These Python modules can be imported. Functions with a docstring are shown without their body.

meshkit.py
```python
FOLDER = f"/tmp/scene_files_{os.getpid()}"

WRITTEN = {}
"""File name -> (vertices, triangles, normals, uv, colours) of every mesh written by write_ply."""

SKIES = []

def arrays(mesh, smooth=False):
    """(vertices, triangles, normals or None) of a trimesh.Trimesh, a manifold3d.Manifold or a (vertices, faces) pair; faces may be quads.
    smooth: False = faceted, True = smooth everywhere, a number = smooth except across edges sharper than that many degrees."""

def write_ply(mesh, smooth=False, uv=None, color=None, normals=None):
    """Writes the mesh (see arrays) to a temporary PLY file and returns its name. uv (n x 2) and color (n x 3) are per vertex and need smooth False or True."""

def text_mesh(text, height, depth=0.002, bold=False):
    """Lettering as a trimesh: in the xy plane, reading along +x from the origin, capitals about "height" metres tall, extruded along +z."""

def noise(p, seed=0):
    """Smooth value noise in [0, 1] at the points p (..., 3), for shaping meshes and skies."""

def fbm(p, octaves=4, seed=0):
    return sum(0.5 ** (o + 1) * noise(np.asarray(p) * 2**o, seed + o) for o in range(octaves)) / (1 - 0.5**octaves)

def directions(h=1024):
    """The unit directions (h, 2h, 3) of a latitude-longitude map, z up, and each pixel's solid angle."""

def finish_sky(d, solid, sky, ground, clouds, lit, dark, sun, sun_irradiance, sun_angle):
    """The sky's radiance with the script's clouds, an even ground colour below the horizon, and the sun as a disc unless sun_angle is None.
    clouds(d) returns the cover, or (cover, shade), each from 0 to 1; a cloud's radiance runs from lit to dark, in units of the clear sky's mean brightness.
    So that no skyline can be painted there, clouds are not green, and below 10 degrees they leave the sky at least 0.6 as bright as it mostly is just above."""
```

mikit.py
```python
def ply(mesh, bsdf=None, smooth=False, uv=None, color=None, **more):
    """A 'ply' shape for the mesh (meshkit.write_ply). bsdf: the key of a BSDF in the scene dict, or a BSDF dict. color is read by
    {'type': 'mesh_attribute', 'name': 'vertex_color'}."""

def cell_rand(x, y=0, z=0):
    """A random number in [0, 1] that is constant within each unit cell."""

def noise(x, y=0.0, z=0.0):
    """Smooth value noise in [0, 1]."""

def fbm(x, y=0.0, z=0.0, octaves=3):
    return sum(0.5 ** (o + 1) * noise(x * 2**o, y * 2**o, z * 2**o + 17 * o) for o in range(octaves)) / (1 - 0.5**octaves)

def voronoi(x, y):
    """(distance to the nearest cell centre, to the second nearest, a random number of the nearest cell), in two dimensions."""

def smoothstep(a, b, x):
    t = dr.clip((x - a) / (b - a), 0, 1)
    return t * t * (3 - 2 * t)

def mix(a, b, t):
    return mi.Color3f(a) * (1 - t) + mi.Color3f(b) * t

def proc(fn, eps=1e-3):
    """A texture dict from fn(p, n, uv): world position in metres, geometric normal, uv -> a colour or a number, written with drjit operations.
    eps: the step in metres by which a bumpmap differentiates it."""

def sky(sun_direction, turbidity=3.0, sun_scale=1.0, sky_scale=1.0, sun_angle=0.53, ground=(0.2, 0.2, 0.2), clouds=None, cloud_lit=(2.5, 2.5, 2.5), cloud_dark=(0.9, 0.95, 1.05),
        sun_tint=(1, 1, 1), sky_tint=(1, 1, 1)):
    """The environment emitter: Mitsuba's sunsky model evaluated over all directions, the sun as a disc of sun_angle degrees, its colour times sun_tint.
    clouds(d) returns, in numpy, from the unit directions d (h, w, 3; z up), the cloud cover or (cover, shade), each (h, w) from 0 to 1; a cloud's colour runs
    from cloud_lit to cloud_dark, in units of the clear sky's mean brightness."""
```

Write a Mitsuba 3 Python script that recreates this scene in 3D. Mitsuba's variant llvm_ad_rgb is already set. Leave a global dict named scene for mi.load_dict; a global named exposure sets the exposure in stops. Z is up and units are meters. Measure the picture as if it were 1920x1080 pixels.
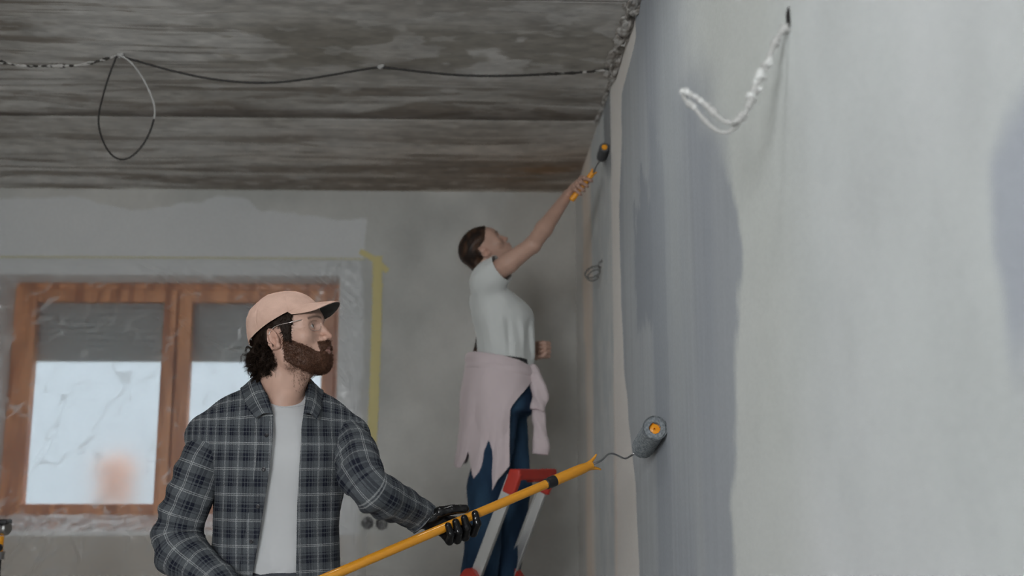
import math, random
import numpy as np
import trimesh, manifold3d
import drjit as dr
import mitsuba as mi
import mikit, meshkit
from mikit import noise, fbm, smoothstep, mix, proc, cell_rand
from scipy.interpolate import CubicSpline, PchipInterpolator
from scipy.sparse import coo_matrix

random.seed(7); RNG = np.random.default_rng(7)
T = mi.ScalarTransform4f
scene, labels = {}, {}

# ---------------------------------------------------------------- camera, light, exposure
exposure = 1.45
EYE = np.array([0.0, 0.0, 1.27])
YAW, PITCH = math.atan(60 / 2000.), math.atan(350 / 2000.)
LOOK = np.array([math.sin(YAW) * math.cos(PITCH), math.cos(YAW) * math.cos(PITCH), math.sin(PITCH)])
scene['camera'] = dict(type='thinlens', fov=2 * math.degrees(math.atan(960 / 2000.)), fov_axis='x', aperture_radius=0.0085,
                       focus_distance=3.05, near_clip=0.05, far_clip=200.0,
                       to_world=T().look_at(origin=EYE.tolist(), target=(EYE + LOOK).tolist(), up=[0, 0, 1]))

def overcast(d):
    n = meshkit.fbm(d * 2.2, 4, seed=3)
    return np.ones(d.shape[:2]), np.clip((n - 0.35) * 1.3, 0, 1)
scene['sky'] = mikit.sky((-0.3, 0.5, 0.6), turbidity=4.0, sun_scale=0.0, sky_scale=5.6, ground=(0.25, 0.24, 0.22), clouds=overcast,
                         cloud_lit=(1.25, 1.3, 1.36), cloud_dark=(0.95, 1.0, 1.08))
LAMP_AT, LAMP_TO, LAMP_SIZE, LAMP_POWER = np.array([-1.30, -1.90, 2.12]), np.array([0.15, 4.4, 1.85]), 1.20, (8.9, 9.05, 9.2)
PANELS, PANEL_POWER = [(-.15, 1.20, 2.80, .10, .10), (-.22, 2.86, 2.80, .30, .035)], (9.0, 9.1, 9.1)     # x, y, z, half sizes

# ---------------------------------------------------------------- helpers
def mat(key, d): scene[key] = d; return key
def two(d): return {'type': 'twosided', 'bsdf': d}
def rgb(r, g, b): return {'type': 'rgb', 'value': [r, g, b]}
def principled(color, rough=0.6, spec=0.4, metal=0.0, **k):
    base = color if isinstance(color, dict) else rgb(*color)
    return two(dict(type='principled', base_color=base, roughness=rough, specular=spec, **({'metallic': metal} if metal else {}), **k))
def srgb(r, g, b):
    return tuple(((c / 255. / 12.92) if c < 10.3 else ((c / 255. + .055) / 1.055) ** 2.4) for c in (r, g, b))

def put(key, mesh, bsdf, smooth=False, label=None, cat=None, group=None, kind=None, **k):
    base, n = key, 0
    while key in scene:
        n += 1; key = f'{base}_{n:03d}'
    scene[key] = mikit.ply(mesh, bsdf, smooth, **k)
    tag(key, label, cat, group, kind)
    return key
def tag(key, label=None, cat=None, group=None, kind=None):
    e = {k: v for k, v in dict(label=label, category=cat, group=group, kind=kind).items() if v}
    if e: labels[key] = {**labels.get(key, {}), **e}
    return key

def box(x0, x1, y0, y1, z0, z1):
    m = trimesh.creation.box([x1 - x0, y1 - y0, z1 - z0]); m.apply_translation([(x0 + x1) / 2, (y0 + y1) / 2, (z0 + z1) / 2]); return m
def rbox(x0, x1, y0, y1, z0, z1, r=0.004, seg=8):
    s = manifold3d.Manifold.sphere(r, seg)
    return manifold3d.Manifold.batch_hull([s.translate([x, y, z]) for x in (x0 + r, x1 - r) for y in (y0 + r, y1 - r) for z in (z0 + r, z1 - r)])
def tm(m):
    if isinstance(m, trimesh.Trimesh): return m
    if hasattr(m, 'to_mesh'):
        q = m.to_mesh(); return trimesh.Trimesh(q.vert_properties[:, :3], q.tri_verts, process=False)
    return trimesh.Trimesh(*m, process=False)
def cat(*ms): return trimesh.util.concatenate([tm(m) for m in ms])
def unit(v): v = np.asarray(v, float); return v / np.linalg.norm(v)
def frame(z, hint=(0, 0, 1)):
    z = unit(z); x = np.cross(hint, z)
    if np.linalg.norm(x) < 1e-6: x = np.cross((1, 0, 0), z)
    x = unit(x); return np.stack([x, np.cross(z, x), z], 1)
def placed(m, R, t): m = tm(m).copy(); m.vertices = m.vertices @ np.asarray(R).T + np.asarray(t); return m
def rotm(axis, deg):
    return trimesh.transformations.rotation_matrix(math.radians(deg), axis)[:3, :3]
def spline(pts, n, closed=False):
    pts = np.asarray(pts, float); d = np.r_[0, np.cumsum(np.linalg.norm(np.diff(pts, axis=0), axis=1) ** 0.7)]
    return CubicSpline(d, pts, bc_type='periodic' if closed else 'not-a-knot' if len(pts) > 3 else 'natural')(np.linspace(0, d[-1], n))
def transport(p, hint=(0, 0, 1)):
    t = np.gradient(p, axis=0); t /= np.linalg.norm(t, axis=1, keepdims=True)
    F = [frame(t[0], hint)]
    for i in range(1, len(p)):
        x = F[-1][:, 0] - t[i] * (F[-1][:, 0] @ t[i]); x = unit(x); F.append(np.stack([x, np.cross(t[i], x), t[i]], 1))
    return np.array(F)
def tube(p, r, sides=10, caps=True, hint=(0, 0, 1), sx=1.0, sy=1.0):
    """A swept tube along the points p, radius r (number or one per point)."""
    p = np.asarray(p, float); r = np.broadcast_to(r, len(p)); Fr = transport(p, hint)
    a = np.arange(sides) * 2 * np.pi / sides
    ring = np.stack([np.cos(a) * sx, np.sin(a) * sy], 1)
    v = p[:, None] + r[:, None, None] * (ring[None, :, :1] * Fr[:, None, :, 0] + ring[None, :, 1:] * Fr[:, None, :, 1])
    n = len(p); i, j = np.meshgrid(np.arange(n - 1), np.arange(sides), indexing='ij')
    q = np.stack([i * sides + j, i * sides + (j + 1) % sides, (i + 1) * sides + (j + 1) % sides, (i + 1) * sides + j], -1).reshape(-1, 4)
    f = np.vstack([q[:, [0, 1, 2]], q[:, [0, 2, 3]]]); v = v.reshape(-1, 3)
    if caps:
        c = np.arange(sides); v = np.vstack([v, p[0], p[-1]]); k = len(v) - 2
        f = np.vstack([f, np.stack([(c + 1) % sides, c, c * 0 + k], 1), np.stack([c + (n - 1) * sides, (c + 1) % sides + (n - 1) * sides, c * 0 + k + 1], 1)])
    return trimesh.Trimesh(v, f, process=False)
def lathe(profile, sides=40, a=(0, 0, 0), d=(0, 0, 1)):
    """profile rows (radius, height) turned about the axis d through a."""
    p = np.asarray(profile, float); ang = np.arange(sides) * 2 * np.pi / sides; n = len(p)
    v = np.stack([p[:, None, 0] * np.cos(ang), p[:, None, 0] * np.sin(ang), p[:, None, 1] + 0 * ang], -1).reshape(-1, 3)
    i, j = np.meshgrid(np.arange(n - 1), np.arange(sides), indexing='ij')
    q = np.stack([i * sides + j, i * sides + (j + 1) % sides, (i + 1) * sides + (j + 1) % sides, (i + 1) * sides + j], -1).reshape(-1, 4)
    return placed(trimesh.Trimesh(v, np.vstack([q[:, [0, 1, 2]], q[:, [0, 2, 3]]]), process=False), frame(d), a)
def grid_mesh(P, flip=False):
    """A sheet from a (n, m, 3) array of points."""
    n, m = P.shape[:2]; i, j = np.meshgrid(np.arange(n - 1), np.arange(m - 1), indexing='ij')
    q = np.stack([i * m + j, (i + 1) * m + j, (i + 1) * m + j + 1, i * m + j + 1], -1).reshape(-1, 4)
    if flip: q = q[:, ::-1]
    return trimesh.Trimesh(P.reshape(-1, 3), np.vstack([q[:, [0, 1, 2]], q[:, [0, 2, 3]]]), process=False)

# ---- distance fields, turned into meshes by surface nets
def smin(a, b, k):
    h = np.clip(0.5 + 0.5 * (b - a) / k, 0, 1); return b * (1 - h) + a * h - k * h * (1 - h)
def smax(a, b, k): return -smin(-a, -b, k)
def S_ball(p, c, r): return np.linalg.norm(p - np.asarray(c), axis=-1) - r
def S_ell(p, c, r, R=None):
    q = p - np.asarray(c)
    if R is not None: q = q @ np.asarray(R)
    q = q / np.asarray(r); k = np.linalg.norm(q, axis=-1)
    g = np.linalg.norm(q / np.asarray(r), axis=-1)
    return k * (k - 1) / np.maximum(g, 1e-9)
def S_cone(p, a, b, ra, rb):
    a, b = np.asarray(a, float), np.asarray(b, float); ab = b - a
    t = np.clip(((p - a) @ ab) / (ab @ ab), 0, 1)
    return np.linalg.norm(p - a - t[..., None] * ab, axis=-1) - (ra + (rb - ra) * t)
def S_chain(p, pts, rs, k=0.008):
    d = None
    for i in range(len(pts) - 1):
        e = S_cone(p, pts[i], pts[i + 1], rs[i], rs[i + 1]); d = e if d is None else smin(d, e, k)
    return d
CORN = np.array([[i, j, k] for i in (0, 1) for j in (0, 1) for k in (0, 1)])
EDGES = [(a, b) for a in range(8) for b in range(a + 1, 8) if np.abs(CORN[a] - CORN[b]).sum() == 1]
def smoothed(m, n):
    v = np.array(m.vertices); e = m.edges_unique; k = len(v)
    A = coo_matrix((np.ones(2 * len(e)), (np.r_[e[:, 0], e[:, 1]], np.r_[e[:, 1], e[:, 0]])), (k, k)).tocsr(); dg = np.maximum(np.asarray(A.sum(1)), 1)
    for w in (0.5, -0.52) * n: v = v + w * (A @ v / dg - v)
    m.vertices = v; return m
def snets(f, lo, hi, h, slack=1.25, block=8, relax=2):
    """The zero surface of f (points (n, 3) -> distance) within the box lo..hi at grid step h."""
    lo, hi = np.asarray(lo, float), np.asarray(hi, float)
    nb = np.maximum(1, np.ceil((hi - lo) / (h * block)).astype(int)); n = nb * block + 1
    bi = np.stack(np.meshgrid(*[np.arange(x) for x in nb], indexing='ij'), -1).reshape(-1, 3)
    dc = np.concatenate([f(lo + (c + 0.5) * block * h) for c in np.array_split(bi, max(1, len(bi) // 60000))])
    act = np.abs(dc) < h * block * 0.87 * slack
    D = np.repeat(np.repeat(np.repeat(dc.reshape(nb), block, 0), block, 1), block, 2).astype(np.float32)
    D = np.pad(D, ((0, 1),) * 3, mode='edge')
    loc = np.stack(np.meshgrid(*[np.arange(block + 1)] * 3, indexing='ij'), -1).reshape(-1, 3)
    blocks = bi[act] * block
    for chunk in np.array_split(blocks, max(1, len(blocks) // 400)):
        if not len(chunk): continue
        idx = (chunk[:, None] + loc[None]).reshape(-1, 3)
        D[idx[:, 0], idx[:, 1], idx[:, 2]] = f(lo + idx * h)
    S = (D < 0).astype(np.uint8)
    c = sum(S[i:n[0] - 1 + i, j:n[1] - 1 + j, k:n[2] - 1 + k] for i, j, k in CORN)
    cells = np.argwhere((c > 0) & (c < 8)); vid = np.full(c.shape, -1, np.int64); vid[tuple(cells.T)] = np.arange(len(cells))
    val = np.stack([D[tuple((cells + o).T)] for o in CORN], 1)
    acc, cnt = np.zeros((len(cells), 3)), np.zeros((len(cells), 1))
    for a, b in EDGES:
        va, vb = val[:, a], val[:, b]; m = (va < 0) != (vb < 0)
        t = np.where(m, va / np.where(m, va - vb, 1), 0)[:, None]
        acc += np.where(m[:, None], CORN[a] + t * (CORN[b] - CORN[a]), 0); cnt += m[:, None]
    v = lo + (cells + acc / cnt) * h
    faces = []
    for ax in range(3):
        u, w = (ax + 1) % 3, (ax + 2) % 3
        s0 = [slice(None)] * 3; s1 = [slice(None)] * 3; s0[ax] = slice(0, -1); s1[ax] = slice(1, None)
        A, B = S[tuple(s0)], S[tuple(s1)]
        e = np.argwhere(A != B); e = e[(e[:, u] > 0) & (e[:, w] > 0) & (e[:, u] < n[u] - 1) & (e[:, w] < n[w] - 1)]
        inside = A[tuple(e.T)] == 1
        du, dw = np.zeros(3, int), np.zeros(3, int); du[u] = 1; dw[w] = 1
        q = np.stack([vid[tuple((e - du - dw).T)], vid[tuple((e - dw).T)], vid[tuple(e.T)], vid[tuple((e - du).T)]], 1)
        q[~inside] = q[~inside][:, ::-1]; faces.append(q)
    q = np.vstack(faces); q = q[(q >= 0).all(1)]
    m = trimesh.Trimesh(v, np.vstack([q[:, [0, 1, 2]], q[:, [0, 2, 3]]]), process=False)
    return smoothed(m, relax)
def clip(m, g):
    """The part of the sheet where g(vertices) > 0, with a clean edge."""
    v, f, s = np.asarray(m.vertices), np.asarray(m.faces), g(np.asarray(m.vertices))
    k = (s[f] > 0).sum(1); out, new, key = [f[k == 3]], [], {}
    def cut(a, b):
        e = (min(a, b), max(a, b))
        if e not in key:
            t = s[a] / (s[a] - s[b]); key[e] = len(v) + len(new); new.append(v[a] + t * (v[b] - v[a]))
        return key[e]
    extra = []
    for t, n in zip(f[(k > 0) & (k < 3)], k[(k > 0) & (k < 3)]):
        pos = s[t] > 0
        if n == 1:
            i = int(np.argmax(pos)); a, b, c = t[i], t[(i + 1) % 3], t[(i + 2) % 3]; extra.append([a, cut(a, b), cut(a, c)])
        else:
            i = int(np.argmin(pos)); a, b, c = t[i], t[(i + 1) % 3], t[(i + 2) % 3]; ab, ac = cut(a, b), cut(a, c)
            extra += [[ab, b, c], [ab, c, ac]]
    if extra: out.append(np.array(extra))
    r = trimesh.Trimesh(np.vstack([v, new]) if new else v, np.vstack(out), process=False); r.remove_unreferenced_vertices(); return r
def largest(m):
    p = trimesh.graph.connected_components(m.edges, nodes=np.arange(len(m.vertices)))
    keep = max(p, key=len); mask = np.zeros(len(m.vertices), bool); mask[keep] = True
    m = trimesh.Trimesh(m.vertices, m.faces[mask[m.faces].all(1)], process=False); m.remove_unreferenced_vertices(); return m
def normals(m):
    v, f = np.asarray(m.vertices), np.asarray(m.faces); n = np.zeros_like(v); c = np.cross(v[f[:, 1]] - v[f[:, 0]], v[f[:, 2]] - v[f[:, 0]])
    for k in range(3): np.add.at(n, f[:, k], c)
    return n / np.maximum(np.linalg.norm(n, axis=1, keepdims=True), 1e-12)
def thicken(m, t):
    """A sheet made solid: a second skin t below the first, edges closed."""
    v, f, n = np.asarray(m.vertices), np.asarray(m.faces), normals(m); k = len(v)
    e = np.sort(f[:, [0, 1, 1, 2, 2, 0]].reshape(-1, 2), 1); d = f[:, [0, 1, 1, 2, 2, 0]].reshape(-1, 2)
    _, inv, c = np.unique(e, axis=0, return_inverse=True, return_counts=True); b = d[c[inv.ravel()] == 1]
    rim = np.vstack([np.stack([b[:, 1], b[:, 0], b[:, 0] + k], 1), np.stack([b[:, 1], b[:, 0] + k, b[:, 1] + k], 1)])
    return trimesh.Trimesh(np.vstack([v, v - n * t]), np.vstack([f, f[:, ::-1] + k, rim]), process=False)
def fold(p, d, freq, seed=0, oct=3):
    """Ridged cloth noise in [-1, 1], stretched along the direction d."""
    d = unit(d); q = p - 0.82 * (p @ d)[..., None] * d
    return 2 * meshkit.fbm(q * freq + 31.7 * seed, oct, seed) - 1

# ---------------------------------------------------------------- materials of the room
XW, YB, H = 0.546, 6.0, 2.886           # right wall, back wall, ceiling
XL, YR = -3.7, -3.0                     # left wall, rear wall (outside the frame)
WX0, WX1, WZ0, WZ1 = -2.735, -0.80, 0.945, 2.385   # window opening

def curve(t, ts, vs):
    """Piecewise smooth curve through (ts, vs), in drjit."""
    out = mi.Float(vs[0])
    for a, b, c in zip(ts[:-1], ts[1:], range(len(ts))):
        out = out + (vs[c + 1] - vs[c]) * smoothstep(a, b, t)
    return out
def plaster_right(p, n, uv):
    y, z = p.y, p.z
    ply_n = fbm(y * 1.3, z * 1.1, 3.0, 4); fine = fbm(y * 9, z * 6, 1.0, 3); brush = fbm(y * 38, z * 1.6, 5.0, 3); grain = noise(y * 190, z * 190)
    edge = (fbm(y * 4, z * 5, 9.0, 3) - 0.5); rag = (fbm(y * 22, z * 14, 2.0, 3) - 0.5)
    light = mix((0.478, 0.503, 0.502), (0.525, 0.54, 0.548), smoothstep(.3, .7, ply_n)) * (0.93 + 0.14 * fine)
    light = mix(light, (0.47, 0.487, 0.455), 0.55 * smoothstep(2.9, 2.3, y) * smoothstep(1.6, 2.0, y) * smoothstep(.3, .6, ply_n + 0.25))
    beige = mix((0.58, 0.50, 0.435), (0.59, 0.55, 0.51), smoothstep(.35, .65, fbm(y * 2.2, z * 0.9, 7.0, 3)))
    grey = mix((0.41, 0.43, 0.435), (0.46, 0.47, 0.465), smoothstep(.3, .7, fine))
    # unpainted far end: beige plaster with a filled grey band and a pale seam
    far = beige
    y1 = 5.12 + 0.10 * edge; y0 = 4.30 - 0.08 * (z - 2.0) + 0.07 * edge
    band = smoothstep(y0 - .03, y0 + .05, y) * smoothstep(y1 + .10, y1 - .06, y)
    far = mix(far, grey, band)
    far = mix(far, (0.60, 0.58, 0.555), smoothstep(4.36, 4.28, y - 0.05 * edge) * 0.75)
    far = mix(far, (0.44, 0.45, 0.445), smoothstep(5.45, 5.62, y + 0.25 * edge) * 0.8)
    # small roller stroke next to the ceiling
    s = smoothstep(4.30, 4.32, y + .015 * rag) * smoothstep(4.56, 4.53, y + .02 * rag) * smoothstep(2.50, 2.60, z - 0.35 * (y - 4.42) + .05 * rag)
    far = mix(far, (0.205, 0.215, 0.225), s * 0.9)
    # the freshly painted blue grey field
    blue = mix((0.278, 0.298, 0.325), (0.33, 0.348, 0.363), smoothstep(.3, .7, fbm(y * 3.2, z * 0.55, 4.0, 3)))
    blue = blue * (0.93 + 0.14 * brush)
    blue = mix(blue, (0.355, 0.38, 0.388), 0.55 * smoothstep(2.60, 2.95, y + 0.2 * edge) * smoothstep(3.3, 2.98, y + 0.2 * edge) * smoothstep(0.9, 1.9, z + .5 * edge))
    blue = mix(blue, (0.272, 0.293, 0.328), 0.45 * smoothstep(2.72, 2.60, y + .1 * edge))
    dark1 = smoothstep(3.28, 3.34, y + .04 * rag) * smoothstep(3.72, 3.64, y + .08 * rag) * smoothstep(2.36, 2.28, z + 0.9 * dr.abs(y - 3.5 + .1 * rag) + 0.25 * rag) * smoothstep(1.72, 1.80, z + .12 * rag)
    blue = mix(blue, (0.225, 0.245, 0.275), dark1 * 0.8)
    dark2 = smoothstep(3.06, 3.09, y + .03 * rag) * smoothstep(3.34, 3.30, y + .03 * rag) * smoothstep(2.36, 2.30, z - 0.8 * (y - 3.2) + .15 * rag)
    blue = mix(blue, (0.24, 0.262, 0.29), dark2 * 0.55)
    yl = curve(z, [0.9, 1.2, 1.5, 1.68, 1.95, 2.25, 2.6, 2.72, 2.80], [3.72, 3.77, 3.92, 4.02, 4.06, 4.08, 3.96, 3.95, 3.55])
    yr = curve(z, [0.9, 1.15, 1.45, 1.75, 2.0, 2.15, 2.4], [2.40, 2.33, 2.25, 2.18, 2.27, 2.45, 2.72])
    inside = smoothstep(yl + .025, yl - .012, y + .02 * rag) * smoothstep(yr - .03 - .22 * smoothstep(1.85, 2.2, z), yr + .03 + .20 * smoothstep(1.85, 2.2, z), y + .05 * rag + .10 * edge)
    thin = smoothstep(2.2, 2.65, z) * smoothstep(3.0, 2.5, y)
    col = mix(mix(light, far, smoothstep(3.2, 3.3, y)), blue, inside * (1 - 0.55 * thin))
    # the painted patch at the near end
    near = smoothstep(1.10, 1.07, y + .03 * rag) * smoothstep(1.68, 1.62, z + 0.03 * rag + 0.4 * dr.maximum(y - 0.98, 0)) * smoothstep(1.35, 1.46, z + 0.5 * (y - 1.0) + .1 * edge)
    col = mix(col, (0.345, 0.37, 0.415), near * 0.9)
    return col * (0.965 + 0.07 * grain)
def bump_right(p, n, uv):
    return 0.0011 * fbm(p.y * 16, p.z * 12, p.x * 16, 4) + 0.00035 * noise(p.y * 130, p.z * 60, p.x * 130) + 0.002 * fbm(p.y * 3, p.z * 3, 1.0, 2)
mat('m_wall_right', two({'type': 'bumpmap', 'arbitrary': proc(bump_right, 2e-3), 'scale': 1.0,
                         'bsdf': dict(type='principled', base_color=proc(plaster_right), roughness=0.75, specular=0.25)}))

def plaster_back(p, n, uv):
    x, z = p.x, p.z
    big = fbm(x * 1.4, z * 1.3, 2.0, 4); mid = fbm(x * 5, z * 4.4, 6.0, 4); rag = fbm(x * 7, z * 7, 3.0, 4) - 0.5
    base = mix((0.48, 0.485, 0.465), (0.56, 0.555, 0.53), smoothstep(.33, .67, big)) * (0.84 + 0.32 * mid)
    base = mix(base, (0.42, 0.40, 0.365), 0.6 * smoothstep(.55, .72, fbm(x * 2.3, z * 1.6, 8.0, 4)) * smoothstep(-0.6, -0.2, x))
    top = curve(x, [-2.9, -2.4, -1.95, -1.62, -1.50, -1.36, -1.24, -1.0, -0.72], [2.80, 2.84, 2.76, 2.80, 2.845, 2.845, 2.755, 2.745, 2.70])
    white = smoothstep(top + .012, top - .012, z + 0.07 * rag) * smoothstep(-0.655, -0.675, x + 0.05 * rag)
    col = mix(base, mix((0.60, 0.615, 0.62), (0.65, 0.655, 0.655), big), white)
    col = mix(col, mix((0.42, 0.375, 0.325), (0.51, 0.475, 0.43), mid), smoothstep(0.955, 0.935, z + .01 * rag) * smoothstep(-0.5, -0.85, x + .2 * rag))
    return col * (0.97 + 0.06 * noise(x * 150, z * 150))
def bump_back(p, n, uv):
    return 0.002 * fbm(p.x * 8, p.z * 8, p.y * 8, 4)
mat('m_wall_back', two({'type': 'bumpmap', 'arbitrary': proc(bump_back, 3e-3), 'scale': 1.0,
                        'bsdf': dict(type='principled', base_color=proc(plaster_back), roughness=0.8, specular=0.2)}))

def concrete(p, n, uv):
    x, y = p.x, p.y
    warp = fbm(x * 0.9, y * 3, 1.0, 3) - .5; fine = fbm(x * 16, y * 26, 3.0, 4); mott = fbm(x * 4.2, y * 8, 14.0, 4); blot = fbm(x * 1.6, y * 2.6, 4.0, 4)
    pale = mix((0.47, 0.455, 0.43), (0.58, 0.57, 0.55), smoothstep(.35, .65, blot)) * (0.86 + 0.28 * mott)
    # shutter marks: dark streaks along the slabs, on the left and towards the back wall
    s1 = fbm(x * 0.85, y * 9.5 + warp * 3.2, 2.0, 5) + 0.16 * (fine - .5); s2 = fbm(x * 1.7, y * 31 + warp * 5, 7.0, 3) + 0.10 * (fine - .5)
    left = smoothstep(-0.55, -1.15, x + 0.9 * (fbm(x * 2.2, y * 3.5, 9.0, 3) - .5))
    zone = dr.maximum(smoothstep(4.18, 4.36, y + .15 * (mott - .5)), left) * (1 - 0.75 * smoothstep(4.735, 4.75, y) * smoothstep(5.15, 4.90, y + .3 * (mott - .5)))
    col = mix(pale, (0.20, 0.172, 0.145), 0.80 * smoothstep(.49, .60, s1) * zone)
    col = mix(col, (0.24, 0.215, 0.19), 0.60 * smoothstep(.56, .68, s2) * (0.25 + 0.75 * zone))
    # darker damp patches on the slab of the cable
    d1 = fbm(x * 3.4, y * 4.6, 12.0, 4) + 0.14 * (fine - .5)
    col = mix(col, (0.25, 0.23, 0.195), 0.72 * smoothstep(.49, .56, d1) * smoothstep(3.55, 3.78, y) * smoothstep(4.22, 4.05, y + .1 * (mott - .5)) * smoothstep(-1.25, -0.85, x))
    col = mix(col, (0.30, 0.28, 0.255), 0.55 * smoothstep(.50, .62, fbm(x * 2.4, y * 5.2, 27.0, 4)) * smoothstep(-0.9, 0.3, x) * smoothstep(4.75, 4.6, y))
    col = mix(col, (0.62, 0.615, 0.60), 0.35 * smoothstep(.60, .70, fbm(x * 7, y * 15, 31.0, 4)))
    # brown stain towards the far right corner, soot along the joint
    d2 = dr.square((x - 0.28) / 0.30) + dr.square((y - 5.55) / 0.28)
    col = mix(col, (0.30, 0.175, 0.085), 0.65 * dr.exp(-d2 * 1.5) * smoothstep(.35, .6, fbm(x * 5, y * 9, 2.2, 3)))
    warm = smoothstep(-1.6, 0.2, x + .6 * (mott - .5)) * smoothstep(4.3, 5.4, y)
    col = mix(col, col * mi.Color3f(1.0, 0.86, 0.77), 0.6 * warm)
    joint = smoothstep(0.17, 0.03, 4.735 - y + 0.10 * (mott - .5)) * smoothstep(4.737, 4.733, y) * smoothstep(.22, .45, fbm(x * 1.3, y * 5, 15.0, 3))
    col = mix(col, (0.12, 0.098, 0.083), 0.80 * joint)
    return col * (0.70 + 0.60 * fine)
def bump_conc(p, n, uv):
    return 0.003 * fbm(p.x * 3, p.y * 26, 1.0, 4) + 0.0015 * fbm(p.x * 30, p.y * 30, 4.0, 3)
mat('m_concrete', two({'type': 'bumpmap', 'arbitrary': proc(bump_conc, 3e-3), 'scale': 1.0,
                       'bsdf': dict(type='principled', base_color=proc(concrete), roughness=0.85, specular=0.2)}))
def rubble_c(p, n, uv):
    k = fbm(p.x * 60, p.y * 40, p.z * 60, 3)
    return mix((0.22, 0.20, 0.18), (0.46, 0.45, 0.43), smoothstep(.35, .65, k))
mat('m_rubble', principled(proc(rubble_c), 0.9, 0.15))
mat('m_plain_wall', principled((0.46, 0.45, 0.43), 0.8, 0.2))
def floor_c(p, n, uv):
    k = fbm(p.x * 2, p.y * 2, 1.0, 5); return mix((0.24, 0.23, 0.21), (0.36, 0.345, 0.32), smoothstep(.3, .7, k))
mat('m_floor', principled(proc(floor_c), 0.8, 0.3))
def wood_c(p, n, uv):
    along = dr.select(dr.abs(n.x) > 0.5, p.z, p.z)
    g = fbm(p.x * 26 + 3 * fbm(p.x * 3, p.z * 1.0, 2.0, 2), p.z * 2.2, p.y * 20, 4); f = fbm(p.x * 90, p.z * 9, p.y * 90, 2)
    return mix((0.32, 0.105, 0.036), (0.60, 0.26, 0.11), smoothstep(.3, .72, g)) * (0.85 + 0.3 * f)
mat('m_mahogany', principled(proc(wood_c), 0.42, 0.45))
mat('m_shutter', principled((0.52, 0.55, 0.565), 0.55, 0.4))
mat('m_glass', dict(type='principledthin', base_color=rgb(.97, .98, .98), roughness=0.26, spec_trans=0.98, eta=1.3, diff_trans=1.0))
mat('m_black_plastic', principled((0.012, 0.012, 0.013), 0.35, 0.5))
mat('m_rubber', principled((0.02, 0.02, 0.02), 0.55, 0.4))
mat('m_white_paint', principled((0.72, 0.72, 0.71), 0.6, 0.35))
mat('m_cable_black', principled((0.018, 0.017, 0.016), 0.5, 0.4))
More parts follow.
